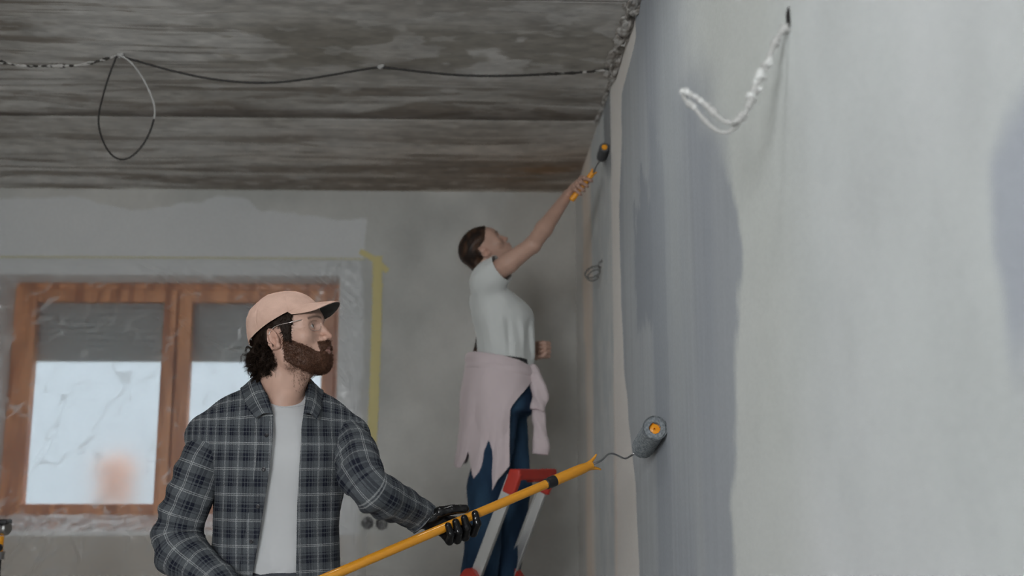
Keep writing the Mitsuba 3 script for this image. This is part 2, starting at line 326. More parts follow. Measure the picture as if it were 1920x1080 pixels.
def splat_c(p, n, uv):
    k = fbm(p.x * 70, p.y * 70, p.z * 70, 3); return mix((0.03, 0.028, 0.025), (0.42, 0.41, 0.39), smoothstep(.48, .56, k))
mat('m_cable_splashed', principled(proc(splat_c), 0.7, 0.3))
mat('m_cable_grey', principled((0.12, 0.12, 0.115), 0.6, 0.3))
mat('m_cable_white', principled((0.40, 0.40, 0.39), 0.6, 0.3))
mat('m_plaster_white', principled((0.60, 0.61, 0.60), 0.8, 0.2))
mat('m_faded_tape', principled((0.56, 0.54, 0.40), 0.7, 0.25))
mat('m_steel', principled((0.55, 0.55, 0.55), 0.25, 0.5, 1.0))
mat('m_yellow_tape', principled((0.62, 0.55, 0.27), 0.7, 0.25))
mat('m_facade', principled((0.54, 0.60, 0.64), 0.8, 0.2))
mat('m_ground', principled((0.30, 0.31, 0.29), 0.9, 0.1))

# ---------------------------------------------------------------- room shell
def wall_with_hole(x0, x1, z0, z1, hx0, hx1, hz0, hz1, y0, y1):
    m = manifold3d.Manifold.cube([x1 - x0, y1 - y0, z1 - z0]).translate([x0, y0, z0])
    return m - manifold3d.Manifold.cube([hx1 - hx0, y1 - y0 + 1, hz1 - hz0]).translate([hx0, y0 - .5, hz0])
put('wall_right', box(XW, XW + 0.2, YR, YB + 0.3, 0, H + 0.0), 'm_wall_right', kind='structure', label='plastered right wall half painted in blue grey vertical strokes')
OUTLETS = [(-0.612, 1.009), (-0.534, 1.006)]
back = wall_with_hole(XL - .2, XW, 0, H + .05, WX0, WX1, WZ0, WZ1, YB, YB + 0.34)
for ox, oz in OUTLETS:
    back -= manifold3d.Manifold.cylinder(0.06, 0.032, 0.032, 32).rotate([-90, 0, 0]).translate([ox, YB - .01, oz])
put('wall_back', back, 'm_wall_back', kind='structure', label='grey plaster back wall with a ragged white painted area around the window')
put('wall_left', wall_with_hole(YR, YB, 0, H + .05, -1.6, 0.9, 0.9, 2.3, 0, 0.25).rotate([0, 0, 90]).translate([XL, 0, 0]), 'm_plain_wall', kind='structure')
put('wall_rear', wall_with_hole(XL - .25, XW + .2, 0, H + .05, -2.9, -0.5, 0.05, 2.35, YR - 0.25, YR), 'm_plain_wall', kind='structure')
put('floor', box(XL - .2, XW + .2, YR - .25, YB + .3, -0.12, 0), 'm_floor', kind='structure')
# the ceiling is laid in concrete slabs; the far one sits a little lower and leaves a joint
edges = [YR, -1.6, -0.33, 0.94, 2.20, 3.465, 4.733, YB + 0.3]
for i in range(len(edges) - 1):
    far = i == len(edges) - 2
    put('ceiling__slab', rbox(XL - .2, XW - (0.0 if far else 0.012), edges[i] + (.010 if far else .004), edges[i + 1] - (.010 if i == len(edges) - 3 else .004), H, H + 0.18, 0.003, 6), 'm_concrete')
tag('ceiling', 'weathered bare concrete slab ceiling with dark brown streaks', kind='structure')
put('roof', box(XL - .3, XW + .3, YR - .3, YB + .4, H + .18, H + .3), 'm_plain_wall', kind='structure')
# crumbled plaster where ceiling and right wall meet
def chunk(c, s, seed):
    m = trimesh.creation.icosphere(2, 1.0); v = np.asarray(m.vertices)
    v = v * (0.75 + 0.6 * meshkit.noise(v * 1.9 + seed, seed)[:, None]); m.vertices = v * np.asarray(s) + np.asarray(c); return m
rr = np.random.default_rng(5); bits = []
for k in range(230):
    y = rr.uniform(3.0, 4.75); wild = 1.0 if y < 4.12 else 0.45
    if 3.35 < y < 3.42 or 3.52 < y < 3.57: continue
    u = rr.random()
    bits.append(chunk([XW - wild * rr.uniform(0, 0.042) , y, H - wild * rr.uniform(-0.004, 0.012) - 0.02 * wild * u * u], wild * np.array([rr.uniform(.006, .02), rr.uniform(.012, .045), rr.uniform(.006, .016)]), k))
put('trim_1', cat(*bits), 'm_rubble', smooth=True, label='crumbling plaster along the joint of ceiling and right wall', kind='structure')

# ---------------------------------------------------------------- window: frame, sashes, glass, shutter
def beam(x0, x1, z0, z1, y0, y1, r=0.006): return rbox(x0, x1, y0, y1, z0, z1, r, 8)
Y0 = 6.275
tag('window_1', 'mahogany double window with half lowered grey roller shutter behind plastic film', kind='structure')
put('window_1__frame', cat(beam(-2.735, -2.665, 0.955, 2.40, Y0, Y0 + .07), beam(-0.865, -0.79, 0.955, 2.40, Y0, Y0 + .07), beam(-2.735, -0.79, 2.335, 2.40, Y0, Y0 + .07), beam(-2.735, -0.79, 0.955, 1.035, Y0, Y0 + .07),
                            beam(-1.800, -1.752, 1.0, 2.36, Y0 + .01, Y0 + .07)), 'm_mahogany', smooth=30)
for x0, x1 in ((-2.675, -1.785), (-1.770, -0.855)):
    s = put('window_1__sash', cat(beam(x0, x0 + .075, 1.02, 2.345, Y0 - .018, Y0 + .05), beam(x1 - .075, x1, 1.02, 2.345, Y0 - .018, Y0 + .05), beam(x0, x1, 2.27, 2.345, Y0 - .018, Y0 + .05), beam(x0, x1, 1.02, 1.105, Y0 - .018, Y0 + .05)), 'm_mahogany', smooth=30)
    put(s + '__pane', grid_mesh(np.array([[[x0 + .07, Y0 + .02, 1.10], [x0 + .07, Y0 + .02, 2.28]], [[x1 - .07, Y0 + .02, 1.10], [x1 - .07, Y0 + .02, 2.28]]])), 'm_glass')
slat = [tube(np.array([[x, Y0 + .115, 0] for x in np.linspace(-2.73, -0.79, 3)]), 0.0194, 14, sy=1, sx=.62)]
for k in range(12):
    z = 1.965 + k * 0.0385
    put('window_1__shutter_slat', placed(slat[0], np.eye(3), [0, 0, z]), 'm_shutter', smooth=40)
put('window_1__shutter_slat', rbox(-2.73, -0.79, Y0 + .105, Y0 + .125, 1.93, 1.948, .004), 'm_shutter', smooth=30)
put('window_1__sill', rbox(WX0 - .0, WX1 + .0, YB + .005, Y0 + .02, 0.925, 0.962, .006), 'm_white_paint', smooth=30)

# outside: a pale boarded facade across the yard
put('ground', box(-40, 30, -30, 40, -0.4, -0.25), 'm_ground', kind='structure')
for k in range(24):
    put('neighbouring_house__board', rbox(-9, 4.5, 10.5 + (k % 2) * 0.004, 10.56, -0.25 + k * 0.19, -0.25 + k * 0.19 + 0.183, .01, 6), 'm_facade')
put('neighbouring_house__wall', box(-9, 4.5, 10.56, 14, -0.25, 4.4), 'm_facade')
tag('neighbouring_house', 'pale boarded house wall seen blurred through the window', 'house')
mat('m_peach', principled((0.70, 0.40, 0.27), 0.8, 0.2))
mat('m_pot', principled((0.45, 0.45, 0.44), 0.8, 0.2))

# ---------------------------------------------------------------- people: shared fields
def axes(yaw, pitch, roll=0.0):
    """Columns forward, left, up of a head that looks along +x, turned by yaw (to the left), raised by pitch."""
    return rotm([0, 0, 1], yaw) @ rotm([0, 1, 0], -pitch) @ rotm([1, 0, 0], roll)
def head_field(q, female=False, sc=(1.0, 1.0, 1.0)):
    """Distance to a head in its own frame: x forward, y left, z up, origin between the ears."""
    q = q / np.where(q[:, :1] < 0, [1.0, sc[1], sc[2]], np.asarray(sc)); x, y, z = q[:, 0], np.abs(q[:, 1]), q[:, 2]; p = np.stack([x, y, z], 1)
    d = S_ell(p, (-.006, 0, .046), (.096, .075, .084))
    d = smin(d, S_ell(p, (.030, 0, -.010), (.060, .062, .080)), .03)
    d = smin(d, S_ell(p, (.058, 0, .045), (.040, .058, .048)), .025)                      # forehead
    jaw = S_chain(p, [(-.004, .056, -.030), (.006, .053, -.058), (.048, .034, -.074), (.074, .010, -.080)], [.017, .017, .016, .015] if not female else [.015, .014, .013, .013], .012)
    d = smin(d, jaw, .022)
    d = smin(d, S_ell(p, (.072, 0, -.048), (.034, .034, .034)), .022)                     # muzzle
    d = smin(d, S_ball(p, (.082 if female else .077, 0, -.073), .013 if female else .015), .016)              # chin
    d = smin(d, S_ball(p, (.060, .047, -.006), .020), .022)                               # cheekbone
    d = smin(d, S_chain(p, [(.090, 0, .042), (.080, .026, .043), (.062, .050, .034)], [.010, .010, .008] if not female else [.006, .006, .006]), .018)
    d = smax(d, -S_ell(p, (.097, .032, .020), (.019, .021, .014)), .012)                  # eye hollow
    lid = np.maximum(S_ball(p, (.0730, .0315, .0215), .0142), -S_ell(p, (.089, .0315, .0205), (.012, .0125, .0042)))
    d = smin(d, lid, .003)
    nose = S_chain(p, [(.090, 0, .028), (.101, 0, .010), (.112, 0, -.010)], [.0075, .0085, .0105] if not female else [.0065, .007, .0088], .006)
    nose = smin(nose, S_ell(p, (.104, .0115, -.0145), (.010, .0068, .0075)), .006)
    d = smin(d, nose, .009)
    d = smax(d, -S_ell(p, (.110, .0068, -.0215), (.006, .0032, .0042)), .002)             # nostril
    d = smin(d, S_ell(p, (.1015, 0, -.0385), (.0085, .019, .0062)), .006)
    d = smin(d, S_ell(p, (.0995, 0, -.0495), (.0085, .0165, .0068)), .006)
    d = smax(d, -S_ell(p, (.1130, 0, -.0437), (.0105, .0235, .0013)), .002)               # mouth line
    # ear: plate, rim, inner fold, tragus, lobe; a bowl cut into it
    R = rotm([0, 1, 0], -12.0) @ rotm([0, 0, 1], 22.0); e = (p - np.array([-.010, .0735, .002])) @ R
    ear = S_ell(e, (-.006, .004, .002), (.018, .0045, .028))
    a = np.radians(np.array([-60, -20, 20, 60, 95, 130, 165, 200, 235]))
    rim = np.stack([-.006 - .0175 * np.sin(a + .25), .0085 + 0 * a, .004 + .0285 * np.cos(a + .25)], 1)
    rim[:, 0] = np.where(np.arange(9) == 0, rim[:, 0] * .5, rim[:, 0])
    ear = smin(ear, S_chain(e, rim, [.0030] + [.0036] * 7 + [.0045], .003), .004)
    ear = smin(ear, S_chain(e, [(-.012, .0085, .018), (-.013, .009, .002), (-.004, .0085, -.012)], [.003, .0032, .003], .003), .004)
    ear = smin(ear, S_ball(e, (.004, .007, -.023), .0068), .006)
    ear = smax(ear, -S_ell(e, (-.001, .0100, -.004), (.0085, .0070, .0095)), .003)
    ear = smin(ear, S_ell(e, (.0085, .006, -.004), (.0035, .0045, .0065)), .003)
    d = smin(d, ear, .005)
    return d * min(sc)
def strands(root, tip_dir, length, curl, turns, r, seg=9, seed=0, droop=0.0, lock=None):
    """Hairs as thin three sided tubes: roots and directions (n, 3), length / curl radius / turns / radius per hair."""
    rg = np.random.default_rng(seed); n = len(root); t = np.linspace(0, 1, seg)[None, :, None]
    d = tip_dir / np.linalg.norm(tip_dir, axis=1, keepdims=True)
    rv, ph = rg.normal(size=(n, 3)), rg.uniform(0, 6.28, n)
    if lock is not None: rv, ph = rv[lock] + .12 * rv, ph[lock] + .25 * rg.normal(size=n)     # hairs of one lock curl together
    ph = ph[:, None, None]; a = np.cross(d, rv); a /= np.linalg.norm(a, axis=1, keepdims=True); b = np.cross(d, a)
    L, C, W = (np.broadcast_to(x, n)[:, None, None] for x in (length, curl, turns))
    g = np.minimum(1, t * 2.2)
    p = root[:, None] + d[:, None] * L * t + C * g * (a[:, None] * (np.cos(ph + 6.283 * W * t) - np.cos(ph)) + b[:, None] * (np.sin(ph + 6.283 * W * t) - np.sin(ph)))
    p[:, :, 2] -= droop * (L * t * t)[:, :, 0]
    tg = np.gradient(p, axis=1); tg /= np.linalg.norm(tg, axis=2, keepdims=True) + 1e-12
    u = np.cross(tg, np.array([.3, .5, .81])); u /= np.linalg.norm(u, axis=2, keepdims=True) + 1e-12; w = np.cross(tg, u)
    rad = (np.broadcast_to(r, n)[:, None, None] * (1 - 0.75 * t ** 2))
    v = np.stack([p + rad * (math.cos(q) * u + math.sin(q) * w) for q in (0, 2.094, 4.189)], 2)     # n, seg, 3, 3
    i = np.arange(n)[:, None, None] * seg * 3 + np.arange(seg - 1)[None, :, None] * 3; k = np.arange(3)[None, None]
    A, B, Cc, D = i + k, i + (k + 1) % 3, i + 3 + (k + 1) % 3, i + 3 + k
    f = np.stack([np.stack([A, B, Cc], -1), np.stack([A, Cc, D], -1)], -2).reshape(-1, 3)
    return trimesh.Trimesh(v.reshape(-1, 3), f, process=False)
def sample(m, n, seed, keep=None):
    rg = np.random.default_rng(seed); a = m.area_faces; f = rg.choice(len(a), n, p=a / a.sum()); w = rg.dirichlet((1, 1, 1), n)
    v = np.asarray(m.vertices)[m.faces[f]]; p = (v * w[..., None]).sum(1); nn = normals(m)[m.faces[f]]; nn = (nn * w[..., None]).sum(1)
    nn /= np.linalg.norm(nn, axis=1, keepdims=True)
    if keep is not None:
        k = keep(p); p, nn = p[k], nn[k]
    return p, nn
def polyline(p, pts):
    """For each point: (distance to the polyline, arc length there, index, foot)."""
    pts = np.asarray(pts, float); L = np.r_[0, np.cumsum(np.linalg.norm(np.diff(pts, axis=0), axis=1))]
    best = np.full(len(p), 9e9); s = np.zeros(len(p)); foot = np.zeros((len(p), 3))
    for i in range(len(pts) - 1):
        ab = pts[i + 1] - pts[i]; t = np.clip((p - pts[i]) @ ab / (ab @ ab), 0, 1); q = pts[i] + t[:, None] * ab
        d = np.linalg.norm(p - q, axis=1); m = d < best; best[m] = d[m]; s[m] = (L[i] + t * (L[i + 1] - L[i]))[m]; foot[m] = q[m]
    return best, s, foot
def sleeve(path, radii, n_along, n_round, bumps, hint, squash=None, seed=0):
    """A cloth tube along a path: returns (vertex grid, uv grid). bumps(s, phi, R) adds to the radius."""
    c = spline(path, n_along); L = np.r_[0, np.cumsum(np.linalg.norm(np.diff(c, axis=0), axis=1))]
    key = np.linspace(0, 1, len(radii)); R = PchipInterpolator(key, radii)(np.linspace(0, 1, n_along)); Fr = transport(c, hint)
    ph = np.linspace(0, 2 * np.pi, n_round); S, P = np.meshgrid(L, ph, indexing='ij')
    rad = R[:, None] + bumps(S, P, L[-1])
    V = c[:, None] + rad[..., None] * (np.cos(P)[..., None] * Fr[:, None, :, 0] + np.sin(P)[..., None] * Fr[:, None, :, 1])
    return V, np.stack([P * float(np.mean(radii)), S], -1)
mat('m_skin_tone', two(dict(type='principled', base_color={'type': 'mesh_attribute', 'name': 'vertex_color'}, roughness=0.48, specular=0.42)))
mat('m_hair_dark', principled((0.016, 0.0095, 0.0065), 0.6, 0.12))
mat('m_beard', principled((0.078, 0.035, 0.020), 0.55, 0.3))
mat('m_eye_white', principled((0.46, 0.44, 0.42), 0.15, 0.5))
mat('m_iris', principled((0.045, 0.022, 0.012), 0.12, 0.6))
mat('m_lens', {'type': 'thindielectric', 'int_ior': 1.45})
mat('m_silver', principled((0.72, 0.71, 0.69), 0.22, 0.5, 1.0))
def skin_colour(v, base, head=None):
    """Skin pigment per vertex; head = (origin, axes, scale, lip colour)."""
    n = meshkit.fbm(v * 55, 3, 4)[:, None] - .5; c = np.asarray(base)[None] * (1 + .16 * n)
    if head:
        o, A, sc, lip, brow = head; q = ((v - o) @ A) / np.asarray(sc); y = np.abs(q[:, 1])
        def blob(c0, r): return np.exp(-(((q[:, 0] - c0[0]) / r[0]) ** 2 + ((y - c0[1]) / r[1]) ** 2 + ((q[:, 2] - c0[2]) / r[2]) ** 2))[:, None]
        near = (np.linalg.norm(q, axis=1) < .16)[:, None]
        def tint(c, col, w): return c * (1 - w * near) + np.asarray(col) * w * near
        c = tint(c, np.asarray(base) * (1.0, .78, .72), .5 * blob((.112, 0, -.008), (.014, .02, .014)))
        c = tint(c, np.asarray(base) * (1.0, .80, .76), .45 * blob((-.010, .085, .002), (.03, .02, .035)))
        lips = np.clip(1.6 * (blob((.106, 0, -.0385), (.010, .017, .0048)) + blob((.104, 0, -.0490), (.010, .015, .0052))), 0, 1)
        c = tint(c, lip, .8 * lips)
        if brow is not None:
            t = np.clip((y - .012) / .042, 0, 1); zc = .0425 + .005 * np.sin(t * 2.6) - .006 * t
            w = np.exp(-((q[:, 2] - zc) / .0038) ** 2) * (y > .010) * (y < .054) * (q[:, 0] > .045)
            c = tint(c, brow, .85 * w[:, None])
    return np.clip(c, 0, 1)
def eyes(holder, o, A, sc, gaze=(1, 0, 0)):
    for s, nm in ((-1, 'eye'), (1, 'eye')):
        c = o + A @ (np.array([.0728, s * .0315, .0215]) * sc); m = trimesh.creation.icosphere(3, 0.0128); m.apply_translation(c)
        k = put(f'{holder}__eye', m, 'm_eye_white', smooth=True)
        g = A @ unit(gaze); cap = trimesh.creation.icosphere(4, 0.01295); v = np.asarray(cap.vertices)
        cap = clip(cap, lambda w: w @ g - 0.0114); cap.apply_translation(c + g * 0.0003)
        put(k + '__iris', cap, 'm_iris', smooth=True)

def grip(P, d, c, w, s=1.0, curl=1.0):
    """Joints of a hand closed on a rod through P along d: palm on the side -c, fingers passing -w to +c, thumb on the side +w. Returns (wrist, chains)."""
    P, d, c, w = np.asarray(P, float), unit(d), unit(c), unit(w)
    def at(a, b, e): return P + s * (a * d + b * c + e * w)
    wrist = at(-.065, -.040, .045); chains = []
    for i, (a, ln) in enumerate(((-.026, .82), (-.004, .95), (.019, 1.0), (.042, .95))):       # little, ring, middle, index
        k = .0088 if i else .0078; sp = (.0, .002, .006, .016)[i]
        mcp, pip, dip, tip = at(a, -.027, -.008), at(a + sp * .4, -.008, -.012 - .034 * ln), at(a + sp, .0185, -.012 - .014 * ln), at(a + sp * 1.2, .0225, -.004 + .006 * ln)
        chains.append(([at(a * .55 - .036, -.036, .020), mcp, pip, dip, tip], [.0135 * s, .0118 * s, (k + .0006) * s, k * s, (k - .0012) * s]))
    chains.append(([at(-.046, -.030, .036), at(-.020, -.012, .042), at(.014, -.002, .036), at(.046, .006, .0245)], [.0165 * s, .0135 * s, .0112 * s, .0095 * s]))
    return wrist, chains
def fist(P, s):
    """A left fist pointing along +x with the palm towards -y: (wrist, chains)."""
    P = np.asarray(P, float); at = lambda *q: P + s * np.asarray(q, float); ch = []
    for i, (z, l) in enumerate(((-.030, .86), (-.0105, .95), (.0095, 1.0), (.029, .96))):
        ch.append(([at(-.018, .010, z * .75), at(.030, .010, z), at(.030 + .030 * l, -.012, z - .003), at(.024 + .018 * l, -.034, z - .004), at(.014, -.030, z - .003)], [.0145 * s, .0128 * s, .0102 * s, .0094 * s, .0085 * s]))
    ch.append(([at(-.030, -.008, -.022), at(-.002, -.034, -.040), at(.026, -.044, -.036), at(.044, -.046, -.020)], [.0165 * s, .0130 * s, .0108 * s, .0092 * s]))
    return at(-.062, .004, 0), ch
def hand_field(p, hand, grow=0.0):
    wrist, chains = hand; far = np.linalg.norm(p - wrist, axis=1) - .16; near = far < .03; out = far + .02
    if near.any():
        q = p[near]; d = None
        for pts, rs in chains:
            palm = S_cone(q, wrist, pts[0], .020 + grow, rs[0] + grow); palm = smin(palm, S_cone(q, pts[0], pts[1], rs[0] + grow, rs[1] + grow), .010)
            fin = S_chain(q, pts[1:], [r + grow for r in rs[1:]], .0035)
            e = smin(palm, fin, .005); d = e if d is None else smin(d, e, .0035)
        a, b = chains[0][0], chains[3][0]
        d = smin(d, S_cone(q, (a[0] + b[0]) / 2, (a[1] + b[1]) / 2, .016 + grow, .012 + grow), .012)
        out[near] = d
    return out
POLE_A, POLE_B = np.array([-.478, 2.780, .975]), np.array([.345, 3.200, 1.304])
POLE_D = unit(POLE_B - POLE_A); POLE_C = np.array([.024, -.998, .044]); POLE_C = unit(POLE_C - POLE_D * (POLE_C @ POLE_D)); POLE_W = np.cross(POLE_C, POLE_D)

# ---------------------------------------------------------------- the man with cap and plaid shirt
M_HEAD, M_AX, M_SC = np.array([-0.525, 2.953, 1.632]), axes(-13, 12), (.99, 1.0, 1.03)
M_T = np.array([-0.550, 2.985, 0.0]); M_S, M_F = np.array([.965, .262, 0]), np.array([.262, -.965, 0])     # his left, his front
M_TR = np.stack([M_S, M_F, [0, 0, 1]], 1)
def mt(u, f, z): return M_T + M_TR @ np.array([u, f, z])
M_SH_R, M_EL_R, M_WR_R = np.array([-.722, 2.928, 1.372]), np.array([-.792, 2.905, 1.100]), np.array([-.617, 2.767, .960])
M_SH_L, M_EL_L, M_WR_L = np.array([-.375, 3.030, 1.385]), np.array([-.298, 2.835, 1.248]), np.array([-.158, 2.998, 1.150])
HAND_L, HAND_R = grip([-.071, 2.988, 1.138], POLE_D, POLE_C, POLE_W), grip([-.530, 2.753, .954], POLE_D, -POLE_W, -POLE_C)
COL_Z = [0.78, 0.90, 1.00, 1.10, 1.20, 1.30, 1.38, 1.46]
COL_A = PchipInterpolator(COL_Z, [.165, .160, .150, .147, .155, .168, .168, .14])
COL_B = PchipInterpolator(COL_Z, [.115, .112, .106, .104, .110, .118, .112, .09])
def torso_column(q, grow=0.0):
    z = np.clip(q[:, 2], .78, 1.46); a, b = COL_A(z) + grow, COL_B(z) + grow
    f = q[:, 1] - (.004 + .012 * np.exp(-((z - 1.30) / .10) ** 2))
    k = (np.abs(q[:, 0] / a) ** 2.5 + np.abs(f / b) ** 2.5) ** (1 / 2.5)
    return (k - 1) * np.minimum(a, b)
def man_torso(p, grow=0.0):
    q = (p - M_T) @ M_TR; d = torso_column(q, grow)
    d = smax(d, q[:, 2] - (1.390 + grow), .08)
    m = np.stack([np.abs(q[:, 0]), q[:, 1], q[:, 2]], 1)
    d = smin(d, S_chain(m, [(.045, -.016, 1.476), (.120, -.012, 1.420), (.186, -.006, 1.372)], [.048 + grow, .050 + grow, .056 + grow], .03), .05)
    d = smin(d, S_ell(m, (0, .012, 1.400), (.120 + grow, .082 + grow, .075 + grow)), .04)
    d = smin(d, S_cone(m, (0, -.03, 1.44), (0, -.03, 1.49), .085 + grow, .058 + grow), .04)
    return d
def man_body(p):
    q = (p - M_HEAD) @ M_AX; d = head_field(q, False, M_SC)
    d = smin(d, S_chain(p, [M_HEAD + M_AX @ np.array([-.022, 0, -.035]), np.array([-.543, 2.965, 1.540]), np.array([-.548, 2.985, 1.455])], [.058, .057, .066], .03), .022)
    # throat with the Adam's apple
    d = smin(d, S_cone(p, M_HEAD + M_AX @ np.array([.026, 0, -.088]), mt(0, .045, 1.462), .020, .018), .03)
    d = smin(d, S_ball(p, mt(0.012, .062, 1.515), .0075), .018)
    d = smin(d, smax(man_torso(p, -.014), .86 - p[:, 2], .03), .02)
    for sh, el, wr in ((M_SH_R, M_EL_R, M_WR_R), (M_SH_L, M_EL_L, M_WR_L)):
        d = smin(d, S_chain(p, [sh, (sh + el) / 2, el, el * .7 + wr * .3, wr], [.042, .043, .037, .038, .026], .015), .012)
    for hand in (HAND_L, HAND_R): d = smin(d, hand_field(p, hand, -.0025), .006)
    return d
def man_lower(p):
    d = None
    for s in (-1, 1):
        hip, knee, ank, toe = mt(s * .09, -.0, .90), mt(s * .12, .02, .50), mt(s * .14, -.02, .09), mt(s * .16, .15, .035)
        e = smin(S_chain(p, [hip, knee, ank], [.085, .060, .042], .03), S_cone(p, ank + [0, 0, -.03], toe, .035, .03), .03)
        d = e if d is None else smin(d, e, .02)
    return d
def man_all(p): return smin(man_body(p), man_lower(p), .03)
hb = M_HEAD + [0, 0, .02]
fine = snets(man_body, hb + [-.20, -.17, -.215], hb + [.22, .17, .18], .0020)
cut = 1.452
fine = clip(fine, lambda v: v[:, 2] - cut)
rest = clip(snets(man_all, [-.98, 2.55, 0.0], [.02, 3.22, 1.56], .0090), lambda v: cut - v[:, 2])
body = cat(fine, rest)
SK_M = np.array(srgb(180, 146, 130))
col = skin_colour(np.asarray(body.vertices), SK_M, (M_HEAD, M_AX, M_SC, np.array([.42, .20, .17]), np.array([.05, .028, .018])))
put('person__body', body, 'm_skin_tone', smooth=True, color=col)
eyes('person', M_HEAD, M_AX, M_SC, gaze=(1, .05, .10))
def mh(*q): return M_HEAD + M_AX @ np.asarray(q, float)
def mhl(v): return (v - M_HEAD) @ M_AX
# beard: a dense lumpy body with curled hairs growing out of it
BT_X, BT_Z = [-.01, .018, .048, .070, .082, .094, .116], [.004, -.004, -.020, -.037, -.050, -.052, -.052]
def beard_region(q):
    """> 0 where beard grows (head frame)."""
    x, y, z = q[:, 0], np.abs(q[:, 1]), q[:, 2]
    top = np.interp(x, BT_X, BT_Z) + .006 * (meshkit.noise(q * 160, 2) - .5)
    side = np.minimum(top - z, x - (.004 + .12 * np.clip(-z - .055, 0, 1)))
    low = z - np.interp(x, [.0, .0105, .042, .060, .2], [-.056, -.068, -.096, -.106, -.108])
    front = np.minimum(side, low)
    must = np.minimum.reduce([-.0215 - z, z + .052, x - .076, .030 - y])
    lips = -S_ell(np.stack([x / .99, y, z / 1.03], 1), (.106, 0, -.0470), (.016, .0175, .0110))
    soul = S_ell(np.stack([x, y, z], 1), (.118, 0, -.060), (.016, .010, .008))
    return np.minimum(np.maximum(front, must), -lips)
def beard_field(p):
    q = mhl(p); r = beard_region(q); base = head_field(q, False, M_SC)
    chin = np.clip((q[:, 0] - .03) / .07, 0, 1) * np.clip((-.045 - q[:, 2]) / .05, 0, 1)
    t = .0028 + .0015 * chin + .0025 * np.clip((-.03 - q[:, 2]) / .05, 0, 1) + .0030 * (meshkit.fbm(q * 120, 3, 5) - .5) * 2
    return smax(base - t, -r, .006)
bl, bh = mh(.06, 0, -.06) - .125, mh(.06, 0, -.06) + .125
beard = snets(beard_field, bl, bh, .0024)
p0, n0 = sample(beard, 9000, 11, lambda p: beard_region(mhl(p)) > .0005)
q0 = mhl(p0); nl = n0 @ M_AX
grow = nl * .75 + np.array([.15, 0, -.55]) + np.random.default_rng(3).normal(size=nl.shape) * .30
hairs = strands(p0 - n0 * .001, grow @ M_AX.T, np.random.default_rng(4).uniform(.0040, .0085, len(p0)), .0016, 1.3, .00042, 8, 5)
# sparse stubble running down the neck
pn, nn = sample(clip(fine, lambda v: np.minimum.reduce([.165 - np.linalg.norm(mhl(v) - [.03, 0, -.06], axis=1), -.070 - mhl(v)[:, 2], mhl(v)[:, 0] - .0, mhl(v)[:, 2] + .150])), 1500, 12)
kq = mhl(pn); kk = np.random.default_rng(8).random(len(pn)) < np.clip((kq[:, 2] + .150) / .07, 0, 1); pn, nn = pn[kk], nn[kk]
stub = strands(pn, nn * .5 + [.1, 0, -.7] + np.random.default_rng(9).normal(size=nn.shape) * .35, .007, .0012, 1.0, .0003, 6, 6)
put('person__beard', cat(beard, hairs, stub), 'm_beard', smooth=True, label='full curly brown beard')
# hair: sides under the cap and a curly mass over the nape
def hair_field(p):
    q = mhl(p); base = head_field(q, False, M_SC); y = np.abs(q[:, 1]); m = np.stack([q[:, 0], y, q[:, 2]], 1)
    zl = np.interp(q[:, 0], [-.12, -.045, -.036, -.030, .006, .011, .033], [-.10, -.06, .0, .031, .036, -.012, -.016])
    out = np.maximum.reduce([q[:, 0] - .031 - .25 * np.clip(q[:, 2], 0, .06) - .006 * (meshkit.noise(q * 120, 3) - .5), (zl - q[:, 2]) * .6, q[:, 2] - .10, .035 - y - .5 * np.clip(-q[:, 0] - .02, 0, 1)])
    side = smax(np.abs(base - .001) - .0042 - .0050 * (meshkit.fbm(q * [190, 190, 70], 2, 4) - .5), out, .004)
    mass = smin(S_ell(m, (-.086, .0, -.020), (.028, .060, .040)), S_ell(m, (-.082, .0, -.054), (.027, .054, .028)), .02)
    mass = smin(mass, S_ell(m, (-.052, .052, -.036), (.018, .018, .038)), .02)
    mass = mass - .007 * (meshkit.fbm(q * 62, 3, 8) - .5) * 2
    return smin(side, mass, .008)
hair = snets(hair_field, mh(-.03, 0, .0) - .155, mh(-.03, 0, .0) + .15, .0024)
def tufts(n, per, seed, keep, dirs, L, C, W, r, spread):
    p, nn = sample(hair, n * 4, seed, keep); p, nn = p[:n], nn[:n]; n = len(p); rg = np.random.default_rng(seed + 1); k = np.repeat(np.arange(n), per)
    nl = nn @ M_AX; d = dirs(nl, rg) @ M_AX.T; d /= np.linalg.norm(d, axis=1, keepdims=True)
    root = (p - nn * .003)[k] + rg.normal(size=(len(k), 3)) * spread; lk = np.arange(n)[k] * per
    return strands(root, d[k] + rg.normal(size=(len(k), 3)) * .05, rg.uniform(*L, n)[k] * rg.uniform(.8, 1.05, len(k)), rg.uniform(*C, n)[k], rg.uniform(*W, n)[k], r, 12, seed + 2, lock=lk)
back = lambda p: (mhl(p)[:, 2] < .004) & (mhl(p)[:, 0] < -.032)
locks = tufts(330, 22, 21, back, lambda nl, rg: nl * .55 + [-.12, 0, -.85] + rg.normal(size=nl.shape) * .22, (.018, .034), (.0035, .0065), (.6, 1.1), .00045, .0016)
curls = tufts(46, 9, 41, lambda p: back(p) & (mhl(p)[:, 0] < -.05), lambda nl, rg: nl * .95 + [-.15, 0, -.65] + rg.normal(size=nl.shape) * .25, (.024, .038), (.005, .008), (.8, 1.2), .0004, .0010)
p2, n2 = sample(hair, 3600, 24, lambda p: (mhl(p)[:, 2] > -.02) & (mhl(p)[:, 0] > -.06)); rg = np.random.default_rng(22)
p4, n4 = sample(hair, 9000, 34, lambda p: (mhl(p)[:, 0] > .016) & (mhl(p)[:, 2] < .075))
